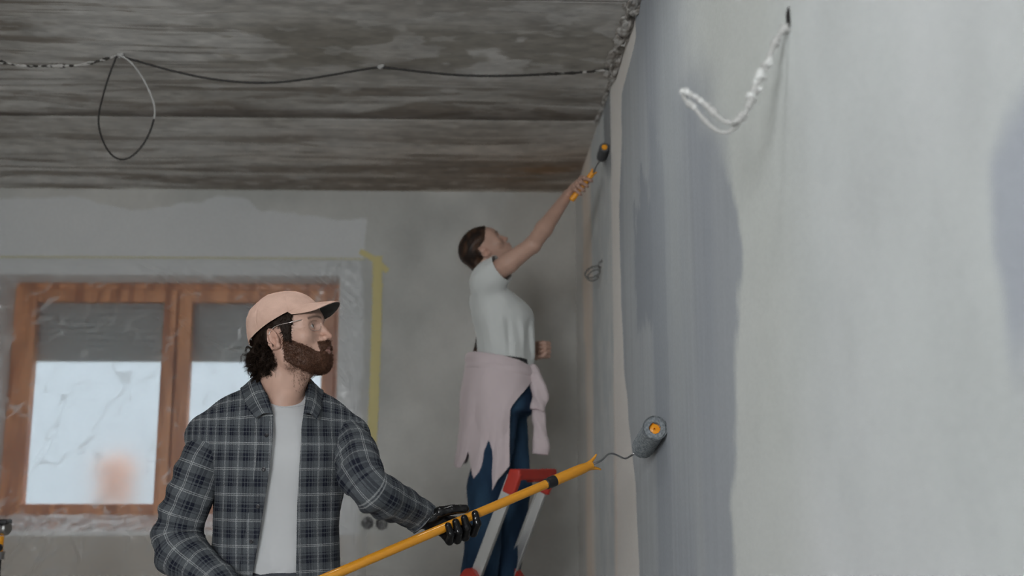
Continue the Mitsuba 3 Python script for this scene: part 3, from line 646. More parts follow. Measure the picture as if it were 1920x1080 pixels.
fringe = strands(p4 - n4 * .0015, ((n4 @ M_AX) * .18 + [.25, 0, -.9] + np.random.default_rng(35).normal(size=n4.shape) * .30) @ M_AX.T, np.random.default_rng(36).uniform(.005, .013, len(p4)), .0014, .7, .00055, 7, 37)
locks2 = strands(p2 - n2 * .001, ((n2 @ M_AX) * .22 + [-.5, 0, -.6] + rg.normal(size=n2.shape) * .2) @ M_AX.T, .012, .0014, .6, .0006, 7, 25)
put('person__hair', cat(hair, locks, locks2, curls, fringe), 'm_hair_dark', smooth=True, label='dark curly hair under the cap')
# cap
def crown_field(p):
    q = mhl(p) - [-.006, 0, .050]; k = (np.abs(q[:, 0] / np.where(q[:, 0] < 0, .1090, .1030)) ** 2.2 + np.abs(q[:, 1] / .0915) ** 2.2 + np.abs(np.clip(q[:, 2], -.02, 1) / .0930) ** 2.15) ** (1 / 2.2)
    d = (k - 1) * .09
    w = meshkit.fbm(np.stack([q[:, 0] * 16 - q[:, 2] * 10, q[:, 1] * 16, q[:, 2] * 26 + q[:, 0] * 14], 1), 3, 3)
    ang = np.arctan2(q[:, 1], q[:, 0]); seam = np.abs(np.sin(3 * ang)) * np.hypot(q[:, 0], q[:, 1])
    return d - .0036 * (w - .5) * 2 * np.clip((-.02 - q[:, 0]) / .04 + .9, .3, 1) + .0016 * np.exp(-(seam / .0035) ** 2)
def band(q): return .058 + (q[:, 0] - .017) * .33
crown = clip(snets(crown_field, mh(0, 0, .06) - .15, mh(0, 0, .06) + .15, .0026), lambda v: mhl(v)[:, 2] - band(mhl(v)))
crown = clip(crown, lambda v: np.maximum(np.hypot(mhl(v)[:, 1] / .034, (mhl(v)[:, 2] - .018) / .030) - 1, (mhl(v)[:, 0] > -.03) * 1.0 - .5))   # opening at the back
mat('m_cap', None); del scene['m_cap']
def cap_c(p, n, uv):
    k = fbm(p.x * 30, p.y * 30, p.z * 30, 3); w = noise(p.x * 900, p.y * 900, p.z * 900)
    return mix((0.52, 0.345, 0.275), (0.59, 0.40, 0.325), smoothstep(.3, .7, k)) * (0.94 + 0.1 * w)
mat('m_cap', principled(proc(cap_c), 0.8, 0.2, sheen=0.3))
mat('m_cap_under', principled((0.075, 0.075, 0.072), 0.85, 0.2))
put('person__cap__crown', thicken(crown, .002), 'm_cap', smooth=45)
ph = np.radians(np.linspace(-66, 66, 41)); rows = []
for t in np.linspace(0, 1, 15):
    c, s = np.cos(ph), np.sin(ph)
    xin, yin = -.006 + .1032 * c, .0910 * s
    reach = .056 * np.clip(np.cos(ph * 1.30), 0, 1) ** .85 + .004
    xx = xin + reach * t; yy = yin * (1 - .06 * t * np.abs(s))
    zz = .058 + (xin - .017) * .34 + .002 - .009 * t * t * c - .024 * (np.abs(yy) / .078) ** 2 * t ** .8 * np.clip(reach / .040, 0, 1)
    rows.append(np.stack([xx, yy, zz], -1) @ M_AX.T + M_HEAD)
top = grid_mesh(np.array(rows)); nb = normals(top)
if nb.mean(0)[2] < 0: top.invert()
put('person__cap__brim', thicken(top, .0022), 'm_cap', smooth=40)
low = top.copy(); low.vertices = np.asarray(top.vertices) - normals(top) * .0024
put('person__cap__brim_lining', thicken(low, .0008), 'm_cap_under', smooth=40, label='dark grey underside of the brim')
but = trimesh.creation.icosphere(2, .0065); but.vertices = np.asarray(but.vertices) * [1, 1, .5]
put('person__cap__button', placed(but, M_AX, mh(-.012, 0, .1435)), 'm_cap', smooth=True)
st = np.array([[-.0935 + .004 * math.cos(a), .030 * math.sin(a) , .020] for a in np.linspace(-1.25, 1.25, 13)])
st = np.stack([-.006 - .1045 * np.cos(np.linspace(-.42, .42, 13)), .0935 * np.sin(np.linspace(-.42, .42, 13)), .0225 + 0 * np.linspace(0, 1, 13)], 1)
strip = np.array([[mh(a[0] - .001, a[1], a[2] - .009), mh(a[0] - .001, a[1], a[2] + .009)] for a in st])
put('person__cap__strap', thicken(grid_mesh(strip), .002), 'm_cap', smooth=30)
tag('person__cap', 'salmon pink baseball cap')
# glasses
def lens_ring(s, r=1.0, n=48):
    a = np.linspace(0, 2 * np.pi, n, endpoint=False)
    y = .0335 + .0240 * r * np.sign(np.cos(a)) * np.abs(np.cos(a)) ** .9; z = .0265 + .0205 * r * np.sign(np.sin(a)) * np.abs(np.sin(a)) ** .85
    x = .0985 - 10.0 * np.clip(y - .004, 0, 1) ** 2; return np.array([mh(x_, s * y_, z_) for x_, y_, z_ in zip(x, y, z)])
mat('m_wire', principled((0.70, 0.66, 0.62), 0.22, 0.5, 1.0))
for s in (-1, 1):
    rg_ = lens_ring(s); put('person__glasses__rim', tube(np.vstack([rg_, rg_[:2]]), .0007, 6), 'm_wire', smooth=True)
    c = rg_.mean(0); L = np.vstack([c, lens_ring(s, .97)]); f = np.array([[0, 1 + i, 1 + (i + 1) % 48] for i in range(48)])
    put('person__glasses__lens', trimesh.Trimesh(L, f, process=False), 'm_lens', smooth=True)
    put('person__glasses__temple', tube(spline([mh(.0690, s * .0580, .039), mh(.058, s * .0715, .037), mh(.030, s * .079, .036), mh(-.006, s * .0805, .034), mh(-.026, s * .080, .016)], 26), .0013, 8), 'm_wire', smooth=True)
put('person__glasses__bridge', tube(spline([mh(.0983, -.0095, .033), mh(.102, 0, .0365), mh(.0983, .0095, .033)], 9), .0008, 6), 'm_wire', smooth=True)
tag('person__glasses', 'thin metal rimmed glasses')

# ---------------------------------------------------------------- his clothes: T-shirt, open plaid shirt, trousers, shoes
def plaid(p, n, uv):
    def yarn(t):
        a = t - dr.floor(t)
        d1 = smoothstep(.018, .0, dr.abs(a - .28) - .060); d2 = smoothstep(.018, .0, dr.abs(a - .45) - .050); d3 = smoothstep(.012, .0, dr.abs(a - .60) - .012)
        w1 = smoothstep(.008, .0, dr.abs(a - .86) - .011); w2 = smoothstep(.008, .0, dr.abs(a - .925) - .011)
        c = mix((0.066, 0.074, 0.082), (0.007, 0.009, 0.017), dr.clip(d1 + d2 + d3, 0, 1))
        return mix(c, (0.36, 0.37, 0.375), dr.clip(w1 + w2, 0, 1) * 0.85)
    u, v = uv.x, uv.y
    tw = noise((u + v) * 900, (u - v) * 300)
    return (yarn(u / 0.062) * 0.5 + yarn(v / 0.066) * 0.5) * (0.80 + 0.40 * tw)
def bump_twill(p, n, uv): return 0.00022 * noise((uv.x + uv.y) * 700, (uv.x - uv.y) * 260)
mat('m_plaid', two({'type': 'bumpmap', 'arbitrary': proc(bump_twill, 1e-3), 'scale': 1.0, 'bsdf': dict(type='principled', base_color=proc(plaid), roughness=0.85, specular=0.2, sheen=0.4)}))
mat('m_white_cotton', principled((0.47, 0.48, 0.49), 0.85, 0.2, sheen=0.2))
mat('m_button', principled((0.018, 0.018, 0.022), 0.3, 0.5))
mat('m_trousers', principled((0.05, 0.055, 0.065), 0.85, 0.2))
mat('m_shoe', principled((0.10, 0.085, 0.07), 0.7, 0.3))
def mq(v): return (v - M_T) @ M_TR
# T-shirt
def tee_field(p):
    q = mq(p); d = man_torso(p, -.002)
    w = .0045 * fold(q, (.35, .2, -1), 9, 3, 3) + .004 * fold(q, (-.6, 0, -1), 14, 5, 2) * np.clip((1.16 - q[:, 2]) / .15, 0, 1)
    d = d - w * np.clip((1.46 - q[:, 2]) / .1, 0, 1)
    return smax(d, -(q[:, 2] - .86), .004) if False else d
tee = snets(tee_field, [-.82, 2.72, .96], [-.28, 3.18, 1.56], .0042)
def neckline(q):
    return q[:, 2] - (1.487 + .030 * np.clip(-q[:, 1] / .06, -1.3, 1)) + .55 * np.clip(np.abs(q[:, 0]) - .05, 0, .2) * 0
tee = clip(tee, lambda v: np.minimum(mq(v)[:, 2] - (1.003 - .25 * mq(v)[:, 0]), np.hypot(mq(v)[:, 0] / .066, (mq(v)[:, 1] + .008) / .064) - 1))
tee = clip(tee, lambda v: .205 - np.abs(mq(v)[:, 0]))
tee = largest(tee)
put('person__t_shirt', thicken(tee, .0015), 'm_white_cotton', smooth=50, label='plain white T-shirt under the open shirt')
nb_ = clip(tee, lambda v: 1.27 - np.hypot(mq(v)[:, 0] / .066, (mq(v)[:, 1] + .008) / .064)); nb_.vertices = np.asarray(nb_.vertices) + normals(nb_) * .0012
put('person__t_shirt__neckband', thicken(nb_, .0014), 'm_white_cotton', smooth=50)
# open shirt
def shirt_field(p):
    q = mq(p); d = man_torso(p, .010)
    low = np.clip((1.40 - q[:, 2]) / .15, 0, 1)
    w = .0105 * fold(q, (.12, .05, -1), 9, 11, 3) + .0050 * fold(q, (.5, .3, -1), 17, 13, 3) + .008 * np.sin(q[:, 0] * 46 + 2.2 * np.sin(q[:, 2] * 7)) * np.clip((1.22 - q[:, 2]) / .3, 0, 1)
    d = d - w * (.25 + .75 * low) - .008 * np.clip((1.30 - q[:, 2]) / .3, 0, 1)
    return d
EL_Z, EL_U = [.80, 1.02, 1.10, 1.20, 1.30, 1.39, 1.43, 1.47, 1.53], [-.083, -.067, -.057, -.046, -.036, -.030, -.030, -.038, -.058]
ER_U = [.040, .044, .043, .040, .041, .046, .052, .060, .062]
def opening(q):
    """< 0 inside the open front."""
    l, r = np.interp(q[:, 2], EL_Z, EL_U), np.interp(q[:, 2], EL_Z, ER_U)
    s = np.maximum(l - q[:, 0], q[:, 0] - r)
    return np.where(q[:, 1] > -.01, s, .3)
shirt = snets(shirt_field, [-.90, 2.68, .80], [-.20, 3.24, 1.57], .0045)
shirt = clip(shirt, lambda v: np.minimum(mq(v)[:, 2] - (.835 + .03 * np.cos(mq(v)[:, 0] * 18)), np.hypot(mq(v)[:, 0] / .072, (mq(v)[:, 1] + .012) / .068) - 1))
whole = clip(shirt, lambda v: .262 - np.abs(mq(v)[:, 0]))
shirt = largest(clip(whole, lambda v: opening(mq(v))))
def cloth_uv(m):
    q = mq(np.asarray(m.vertices)); a = np.arctan2(q[:, 0], q[:, 1] + .02); front = np.abs(q[:, 0]) < 9
    u = np.where(q[:, 1] > -.02, q[:, 0] + .35 * q[:, 0] ** 3 / .02, np.sign(q[:, 0]) * (.25) - q[:, 0])
    top = np.clip((q[:, 2] - 1.40) / .06, 0, 1)
    return np.stack([u + .012 * np.sin(q[:, 2] * 6), q[:, 2] - .02 * np.abs(q[:, 0]) - .7 * (q[:, 1] - .06) * top + 3.0], 1)
sh = thicken(shirt, .0022)
put('person__plaid_shirt', sh, 'm_plaid', smooth=True, uv=cloth_uv(sh), label='open dark grey plaid flannel shirt')
# button placket on the edge, a little proud of the shirt
pk = clip(whole, lambda v: np.minimum.reduce([mq(v)[:, 0] - np.interp(mq(v)[:, 2], EL_Z, EL_U) + .034, np.interp(mq(v)[:, 2], EL_Z, EL_U) + .0015 - mq(v)[:, 0], mq(v)[:, 1] - .0, 1.462 - mq(v)[:, 2]]))
pk = largest(pk); pk.vertices = np.asarray(pk.vertices) + normals(pk) * .0022
pk = thicken(pk, .0026); uvp = cloth_uv(pk) * [1, 1] + [.019, 0]
put('person__plaid_shirt__placket', pk, 'm_plaid', smooth=True, uv=uvp)
pv, pn_ = np.asarray(whole.vertices), normals(whole); pq = mq(pv)
for z in (1.372, 1.283, 1.190, 1.098, 1.008, .918):
    u = np.interp(z, EL_Z, EL_U) - .014; i = np.argmin(np.linalg.norm(pq - np.array([u, .13, z]), axis=1) + 5 * np.abs(pq[:, 0] - u) + 5 * np.abs(pq[:, 2] - z))
    b = lathe([(0, .0022), (.0030, .0024), (.0042, .0032), (.0052, .0030), (.0056, .0016), (.0050, 0), (0, 0)], 20, pv[i] + pn_[i] * .0023, pn_[i])
    put('person__plaid_shirt__button', b, 'm_button', smooth=30)
# collar leaf: folded over the neck edge, from one front to the other
fold_ = [(-.031, .112, 1.430), (-.046, .090, 1.475), (-.062, .045, 1.518), (-.066, .0, 1.541), (-.050, -.052, 1.550), (0, -.080, 1.552), (.050, -.052, 1.550), (.068, .0, 1.541), (.068, .045, 1.518), (.060, .090, 1.478), (.050, .112, 1.432)]
lower = [(-.074, .112, 1.418), (-.092, .088, 1.440), (-.106, .035, 1.478), (-.104, -.020, 1.500), (-.070, -.082, 1.505), (0, -.108, 1.505), (.070, -.082, 1.505), (.106, -.020, 1.498), (.108, .035, 1.478), (.098, .088, 1.440), (.086, .112, 1.418)]
ca = np.linspace(0, .40, 61); fa, fb = spline(fold_, 61), spline(lower, 61); rows = []
for t in np.linspace(0, 1, 9): rows.append([mt(*q) for q in fa + (fb - fa) * t + np.array([0, 0, .007]) * math.sin(math.pi * t)])
rows = np.array(rows)
for _ in range(3):
    q = rows.reshape(-1, 3); d0 = shirt_field(q); gr = np.stack([(shirt_field(q + e) - d0) / 1e-3 for e in np.eye(3) * 1e-3], 1); gr /= np.linalg.norm(gr, axis=1, keepdims=True)
    want = np.repeat(np.array([.007, .007, .007, .0065, .006, .0055, .005, .0045, .0045]), 61); rows = (q + gr * np.clip(want - d0, 0, .03)[:, None]).reshape(rows.shape)
leaf = grid_mesh(np.array(rows), flip=True); lu = np.tile(ca[None], (9, 1)); lv = np.tile(np.linspace(0, .052, 9)[:, None], (1, 61))
if (normals(leaf)[:, 2]).mean() < 0: leaf.invert()
uvl = np.stack([lu, lv + .03], -1).reshape(-1, 2)
put('person__plaid_shirt__collar', thicken(leaf, .0024), 'm_plaid', smooth=True, uv=np.vstack([uvl, uvl]))
# sleeves with cuffs
def sleeve_bumps(seed, elbow, amp):
    rg = np.random.default_rng(seed); ph0 = rg.uniform(0, 6, 6)
    def f(S, P, L):
        q = np.stack([S * 17 + .9 * np.sin(P + ph0[0]), np.cos(P) * 1.1, np.sin(P) * 1.1], -1)
        w = np.exp(-((S / L - elbow) / .20) ** 2)
        fine_ = (meshkit.fbm(q, 3, seed) - .5) * 2
        crease = np.sin(S * 118 + 1.7 * np.sin(P * 1 + ph0[1]) + 3.0 * np.cos(P + ph0[2])) * (.5 + .5 * np.cos(P - ph0[3]))
        ends = np.clip(np.minimum(S, L - S) / .03, 0, 1)
        return amp * ends * (.9 * fine_ + (.25 + .9 * w) * crease * .55 + .006 / amp * w * np.cos(P - ph0[3] + 2))
    return f
def add_sleeve(path, radii, elbow, seed, cuff_r, hint, amp=.0075):
    V, U = sleeve(path, radii, 120, 73, sleeve_bumps(seed, elbow, amp), hint, seed=seed)
    m = grid_mesh(V, flip=False); m.fix_normals() if False else None
    if ((np.asarray(m.vertices) - np.repeat(V.mean(1), 73, 0)) * normals(m)).sum(1).mean() < 0: m.invert()
    s = put('person__plaid_shirt__sleeve', thicken(m, .002), 'm_plaid', smooth=True, uv=np.vstack([U.reshape(-1, 2)] * 2))
    c = spline(path, 400)[-34:]; V2, U2 = sleeve(c[::3], [cuff_r * 1.02, cuff_r], 12, 49, lambda S, P, L: .0012 * np.sin(3 * P + 9 * S), hint)
    m2 = grid_mesh(V2)
    if ((np.asarray(m2.vertices) - np.repeat(V2.mean(1), 49, 0)) * normals(m2)).sum(1).mean() < 0: m2.invert()
    put(s + '__cuff', thicken(m2, .003), 'm_plaid', smooth=True, uv=np.vstack([U2.reshape(-1, 2) + [.02, .033]] * 2))
add_sleeve([M_SH_R + [.050, .012, .012], M_SH_R + [.012, .002, -.012], (M_SH_R + M_EL_R) / 2 + [-.006, .0, 0], M_EL_R + [-.004, .006, .0], M_EL_R * .5 + M_WR_R * .5 + [0, .005, -.008], M_WR_R + [-.01, 0, 0]], [.046, .060, .064, .064, .068, .062, .050, .043], .52, 4, .0455, (0, 1, .2), .009)
add_sleeve([M_SH_L + [-.050, .0, .012], M_SH_L + [-.010, -.002, -.008], (M_SH_L + M_EL_L) / 2 + [.004, .0, 0], M_EL_L + [.002, -.006, .0], M_EL_L * .5 + M_WR_L * .5 + [0, -.004, 0], M_WR_L + unit(M_WR_L - M_EL_L) * .022], [.046, .060, .060, .057, .056, .054, .049, .042], .52, 9, .0465, (0, 0, 1), .0095)
# trousers and shoes (below the frame)
def trouser_field(p):
    q = mq(p); d = smax(torso_column(q, .004), np.maximum(q[:, 2] - 1.020, .80 - q[:, 2]), .02)
    for s in (-1, 1):
        d = smin(d, S_chain(p, [mt(s * .085, -.005, .88), mt(s * .115, .015, .50), mt(s * .135, -.015, .10)], [.105, .085, .075], .03), .03)
    return smax(d - .004 * fold(q, (0, 0, 1), 12, 4, 2), .055 - q[:, 2], .004)
put('person__trousers', snets(trouser_field, [-.86, 2.72, .03], [-.24, 3.24, 1.04], .009), 'm_trousers', smooth=True)
for s in (-1, 1):
    a, b = mt(s * .135, -.03, .045), mt(s * .155, .17, .038)
    shoe = snets(lambda p: smax(smin(S_cone(p, a, b, .048, .042), S_cone(p, a, a + [0, 0, .06], .047, .044), .02), .001 - p[:, 2], .006), np.minimum(a, b) - .09, np.maximum(a, b) + [.09, .09, .14], .008)
    put('person__shoe', shoe, 'm_shoe', smooth=True)
tag('person', 'bearded man in pink cap and open plaid shirt rolling paint with long yellow pole', 'person')

# ---------------------------------------------------------------- gloves and the long paint roller
def glove_c(p, n, uv): return mi.Color3f(0.0065, 0.0065, 0.007) * (1 + 0.4 * noise(p.x * 300, p.y * 300, p.z * 300))
mat('m_glove', two({'type': 'bumpmap', 'arbitrary': proc(lambda p, n, uv: 0.0022 * fbm(p.x * 90, p.y * 90, p.z * 90, 2), 1e-3), 'scale': 1.0, 'bsdf': dict(type='principled', base_color=rgb(.005, .005, .0055), roughness=0.13, specular=0.38)}))
mat('m_glove_knit', principled((0.010, 0.010, 0.011), 0.8, 0.2))
for hand, elbow in ((HAND_L, M_EL_L), (HAND_R, M_EL_R)):
    wr, ch = hand; back_ = unit(elbow - wr)
    g = snets(lambda p: hand_field(p, hand, .0022), wr - .155, wr + .155, .0021)
    g = clip(g, lambda v: .014 - (v - wr) @ back_)
    k = put('person__glove', g, 'm_glove', smooth=True, label='shiny black coated work glove')
    kn = snets(lambda p: smin(S_chain(p, [wr - back_ * .004, wr + back_ * .05, wr + back_ * .075], [.0235, .0275, .0275], .01), S_cone(p, wr, (ch[1][0][0] + ch[2][0][0]) / 2, .0225, .012), .012) - .0004 * np.sin((p @ back_) * 2600), wr - .12, wr + .12, .0024)
    put(k + '__cuff', largest(kn), 'm_glove_knit', smooth=True)
mat('m_yellow', principled((0.60, 0.255, 0.020), 0.07, 0.7))
mat('m_orange', principled((0.80, 0.33, 0.016), 0.4, 0.45))
def nap_c(p, n, uv): return mix((0.17, 0.19, 0.205), (0.27, 0.295, 0.31), smoothstep(.3, .7, fbm(p.x * 160, p.y * 160, p.z * 160, 2)))
mat('m_nap', two({'type': 'bumpmap', 'arbitrary': proc(lambda p, n, uv: 0.004 * noise(p.x * 420, p.y * 420, p.z * 420), 1e-3), 'scale': 1.0, 'bsdf': dict(type='principled', base_color=proc(nap_c), roughness=0.75, specular=0.3)}))
def on_pole(t): return POLE_A + POLE_D * t
PL = np.linalg.norm(POLE_B - POLE_A)
def rod(t0, t1, prof): return lathe(prof, 40, on_pole(t0), POLE_D)
def cyl(r, L, b=.0015): return [(0, 0), (r - b, 0), (r, b), (r, L - b), (r - b, L), (0, L)]
put('paint_roller__pole', rod(-.42, 0, cyl(.0128, PL + .42 - .16)), 'm_yellow', smooth=35, label='glossy yellow extension pole')
put('paint_roller__clamp', rod(PL - .182, 0, [(0, 0), (.0150, 0), (.0160, .002), (.0150, .004), (.0152, .012), (.0165, .014), (.0165, .030), (.0150, .033), (0, .033)]), 'm_black_plastic', smooth=35, label='black clamp ring')
put('paint_roller__handle', rod(PL - .150, 0, [(0, 0), (.0142, 0), (.0158, .002), (.0160, .07), (.0150, .10), (.0128, .118), (.0118, .126), (.0126, .134), (.0, .134)]), 'm_yellow', smooth=35)
flare = []
for a in np.radians([75, 255]):
    o = math.cos(a) * POLE_C + math.sin(a) * POLE_W
    flare.append(tube(spline([on_pole(PL - .036) + o * .004, on_pole(PL - .020) + o * .0085, on_pole(PL - .004) + o * .015, on_pole(PL + .010) + o * .024], 12), np.linspace(.0085, .0026, 12), 12, hint=POLE_C))
put('paint_roller__handle__fork', cat(*flare), 'm_yellow', smooth=True)
RN, RF = np.array([.5115, 3.125, 1.404]), np.array([.5115, 3.372, 1.352]); RD = unit(RF - RN)
wire = spline([on_pole(PL - .05), on_pole(PL + .0), on_pole(PL + .016), [.398, 3.305, 1.3330], [.418, 3.335, 1.3325], [.452, 3.395, 1.3215], [.466, 3.412, 1.3215], [.493, 3.424, 1.3360], RF + RD * .035, RF + RD * .01, RF - RD * .10], 120)
put('paint_roller__wire_frame', tube(wire, .0031, 10), 'm_steel', smooth=True, label='bent steel wire')
L = np.linalg.norm(RF - RN); rs = np.random.default_rng(3)
nap = lathe([(.0165, .016), (.0165, 0.0015), (.019, 0), (.0300, 0), (.0330, .0025), (.0342, .008)] + [(.0342, z) for z in np.linspace(.02, L - .02, 40)] + [(.0342, L - .008), (.0325, L - .002), (.030, L), (.012, L)], 96, RN, RD)
v = np.asarray(nap.vertices); nn = normals(nap); q = v * 330; v = v + nn * (.0020 * (meshkit.noise(q, 5) - .5) + .0014 * (meshkit.noise(v * 130, 6) - .5))[:, None]; v[:, 0] = np.minimum(v[:, 0], XW - .0004); nap.vertices = v
tufts_ = strands(*(lambda a: (RN + RD * .0005 + .0335 * (np.cos(a)[:, None] * frame(RD)[:, 0] + np.sin(a)[:, None] * frame(RD)[:, 1]), (np.cos(a)[:, None] * frame(RD)[:, 0] + np.sin(a)[:, None] * frame(RD)[:, 1]) * .8 - RD * .6))(np.linspace(0, 6.283, 420)), .0042, .0008, .8, .0006, 5, 8)
tv = np.asarray(tufts_.vertices); tv[:, 0] = np.minimum(tv[:, 0], XW - .0003); tufts_.vertices = tv
put('paint_roller__roller_cover', cat(nap, tufts_), 'm_nap', smooth=True, label='paint soaked grey roller cover')
put('paint_roller__end_cap', lathe([(.0165, .002), (.0165, .014), (.0052, .011), (.0045, .007), (.0030, .007), (.0030, .030), (0, .030)], 40, RN, RD), 'm_orange', smooth=35, label='orange end cap')
tag('paint_roller', 'long yellow pole paint roller held by the man against the painted wall', 'paint roller')

# ---------------------------------------------------------------- the woman on the ladder
F_HEAD, F_AX, F_SC = np.array([.028, 4.650, 2.243]), axes(2, 42), np.array([.95, .93, .92])
def wt(f, u, z): return np.array([.09 + f, 4.65 + u, z])           # forward (+x), to her left (+y), height
WZ = [1.40, 1.55, 1.66, 1.74, 1.80, 1.86, 1.95, 2.04, 2.11, 2.16]
WC = PchipInterpolator(WZ, [.004, .004, .005, .010, .008, .006, -.008, -.030, -.050, -.060])
WB = PchipInterpolator(WZ, [.130, .140, .130, .110, .104, .104, .112, .108, .088, .06])
WA = PchipInterpolator(WZ, [.165, .178, .168, .148, .138, .140, .150, .155, .140, .10])
def w_column(q, grow=0.0):
    z = np.clip(q[:, 2], 1.40, 2.16); k = (np.abs(q[:, 1] / (WA(z) + grow)) ** 2.3 + np.abs((q[:, 0] - WC(z)) / (WB(z) + grow)) ** 2.3) ** (1 / 2.3)
    return (k - 1) * np.minimum(WA(z), WB(z))
W_SH_R, W_EL_R, W_WR_R = np.array([.036, 4.520, 2.108]), np.array([.218, 4.400, 2.224]), np.array([.368, 4.492, 2.462])
W_SH_L, W_EL_L, W_WR_L = np.array([.040, 4.785, 2.085]), np.array([.020, 4.880, 1.860]), np.array([.198, 4.815, 1.822])
def w_torso(p, grow=0.0):
    q = p - wt(0, 0, 0); d = smax(w_column(q, grow), q[:, 2] - (2.075 + grow), .08)
    for s in (-1, 1): d = smin(d, S_ell(q, (.064, s * .062, 1.945), np.array([.046, .054, .058]) + grow), .04)
    for sh in (W_SH_R, W_SH_L): d = smin(d, S_chain(p, [wt(-.066, 0, 2.112), wt(-.062, 0, 2.112) * .45 + sh * .55, sh], [.046 + grow, .046 + grow, .050 + grow], .03), .04)
    return d
MINI_P, MINI_D = np.array([.432, 4.462, 2.492]), unit(np.array([.470, 4.450, 2.545]) - np.array([.386, 4.480, 2.440]))
mc = np.array([.72, -.10, -.66]); mc = unit(mc - MINI_D * (mc @ MINI_D)); mw = np.cross(mc, MINI_D) * -1.0
W_HAND_R = grip(MINI_P, MINI_D, mc, mw, .86)
W_HAND_L = fist([.252, 4.792, 1.828], .98)
W_WR_R, W_WR_L = W_HAND_R[0], W_HAND_L[0]
def woman_body(p):
    q = (p - F_HEAD) @ F_AX; d = head_field(q, True, F_SC)
    d = smin(d, S_chain(p, [F_HEAD + F_AX @ np.array([-.028, 0, -.030]), wt(-.070, 0, 2.165), wt(-.066, 0, 2.10)], [.047, .044, .054], .03), .020)
    d = smin(d, smax(w_torso(p, -.012), 1.56 - p[:, 2], .03), .02)
    for sh, el, wr in ((W_SH_R, W_EL_R, W_WR_R), (W_SH_L, W_EL_L, W_WR_L)):
        d = smin(d, S_chain(p, [sh, sh * .55 + el * .45, el, el * .68 + wr * .32, wr], [.046, .043, .034, .036, .0225], .015), .018)
    for hand in (W_HAND_R, W_HAND_L): d = smin(d, hand_field(p, hand, 0), .006)
    return d
def woman_legs(p):
    d = None
    for s, pts in ((-1, [wt(0, -.085, 1.60), wt(-.06, -.11, 1.24), wt(-.09, -.125, .85)]), (1, [wt(.01, .075, 1.60), wt(.05, .045, 1.24), wt(.010, .0, .85)])):
        e = S_chain(p, pts, [.078, .055, .040], .03); e = smin(e, S_cone(p, pts[2], pts[2] + [.11, 0, -.045], .036, .028), .03); d = e if d is None else smin(d, e, .02)
    return d
boxes = [((F_HEAD + [-.15, -.13, -.16]), (F_HEAD + [.17, .13, .17])), ]
whead = clip(snets(woman_body, F_HEAD + [-.15, -.13, -.135], F_HEAD + [.15, .13, .16], .0022), lambda v: np.minimum.reduce([v[:, 2] - 2.135, .138 - (v[:, 0] - F_HEAD[0]), v[:, 0] - F_HEAD[0] + .14]))
def outside_head(v): return np.maximum.reduce([2.135 - v[:, 2], v[:, 0] - F_HEAD[0] - .138, F_HEAD[0] - .14 - v[:, 0], np.abs(v[:, 1] - 4.65) - .128])
def arm_zone(v): return np.minimum.reduce([v[:, 0] - .102, v[:, 2] - 2.10, 4.60 - v[:, 1]])
def fist_zone(v): return np.minimum.reduce([v[:, 0] - .165, v[:, 1] - 4.70, v[:, 2] - 1.74, 1.92 - v[:, 2]])
arm = clip(snets(woman_body, [.085, 4.30, 2.085], [.54, 4.62, 2.60], .0034), arm_zone)
hand2 = clip(snets(woman_body, [.15, 4.69, 1.73], [.34, 4.88, 1.93], .0028), fist_zone)
wrest = clip(snets(lambda p: smin(woman_body(p), woman_legs(p), .03), [-.17, 4.32, .74], [.30, 4.98, 2.32], .0085), lambda v: np.minimum.reduce([outside_head(v), -arm_zone(v), -fist_zone(v)]))
wbody = cat(whead, wrest, arm, hand2); SK_F = np.array(srgb(180, 146, 130))
wcol = skin_colour(np.asarray(wbody.vertices), SK_F, (F_HEAD, F_AX, F_SC, np.array([.36, .11, .10]), np.array([.035, .022, .016])))
put('person_001__body', wbody, 'm_skin_tone', smooth=True, color=wcol)
eyes('person_001', F_HEAD, F_AX, F_SC, gaze=(1, -.1, .25))
def wh(*q): return F_HEAD + F_AX @ np.asarray(q, float)
def whl(v): return (v - F_HEAD) @ F_AX
# sleek hair drawn back, and a long tail behind her back
def w_hair(p):
    q = whl(p) / F_SC; y = np.abs(q[:, 1]); base = head_field(whl(p), True, F_SC)
    xl = np.interp(q[:, 2], [-.06, -.03, .005, .036, .045, .075, .098, .15], [-.055, -.046, -.034, -.012, .020, .050, .074, .074])
    side = smax(base - .0075 + .0006 * np.sin(np.arctan2(q[:, 1], q[:, 2] + .03) * 40), np.maximum((q[:, 0] - xl) * .8, -.075 - q[:, 2]), .006)
    ear_gap = np.minimum.reduce([.024 - np.abs(q[:, 0] + .010), .034 - np.abs(q[:, 2] - .002), y - .060])
    side = smax(side, ear_gap, .004)
    nape = S_ell(np.stack([q[:, 0], y, q[:, 2]], 1), (-.078, 0, -.022), (.030, .048, .046))
    return smin(side, nape * .92, .02)
whair = snets(w_hair, wh(-.02, 0, .02) - .14, wh(-.02, 0, .02) + .14, .0024)
tail_c = spline([wh(-.085, .0, -.045), wh(-.085, .05, -.075), [.022, 4.770, 2.07], [.012, 4.795, 1.95], [.006, 4.795, 1.86], [-.014, 4.780, 1.79], [-.012, 4.770, 1.70]], 60)
tail = tube(tail_c, np.interp(np.linspace(0, 1, 60), [0, .15, .5, .85, 1], [.028, .020, .024, .024, .004]), 40, hint=(0, 1, 0), sx=1.35, sy=.8)
tv = np.asarray(tail.vertices); a_ = np.arctan2(tv[:, 1] - 4.71, tv[:, 0] + .04); tail.vertices = tv + normals(tail) * (.0018 * np.sin(a_ * 17 + tv[:, 2] * 20))[:, None]
def hair_c(p, n, uv): return mix((0.016, 0.010, 0.008), (0.055, 0.028, 0.016), smoothstep(.35, .7, fbm(p.x * 60, p.y * 60, p.z * 20, 3)))
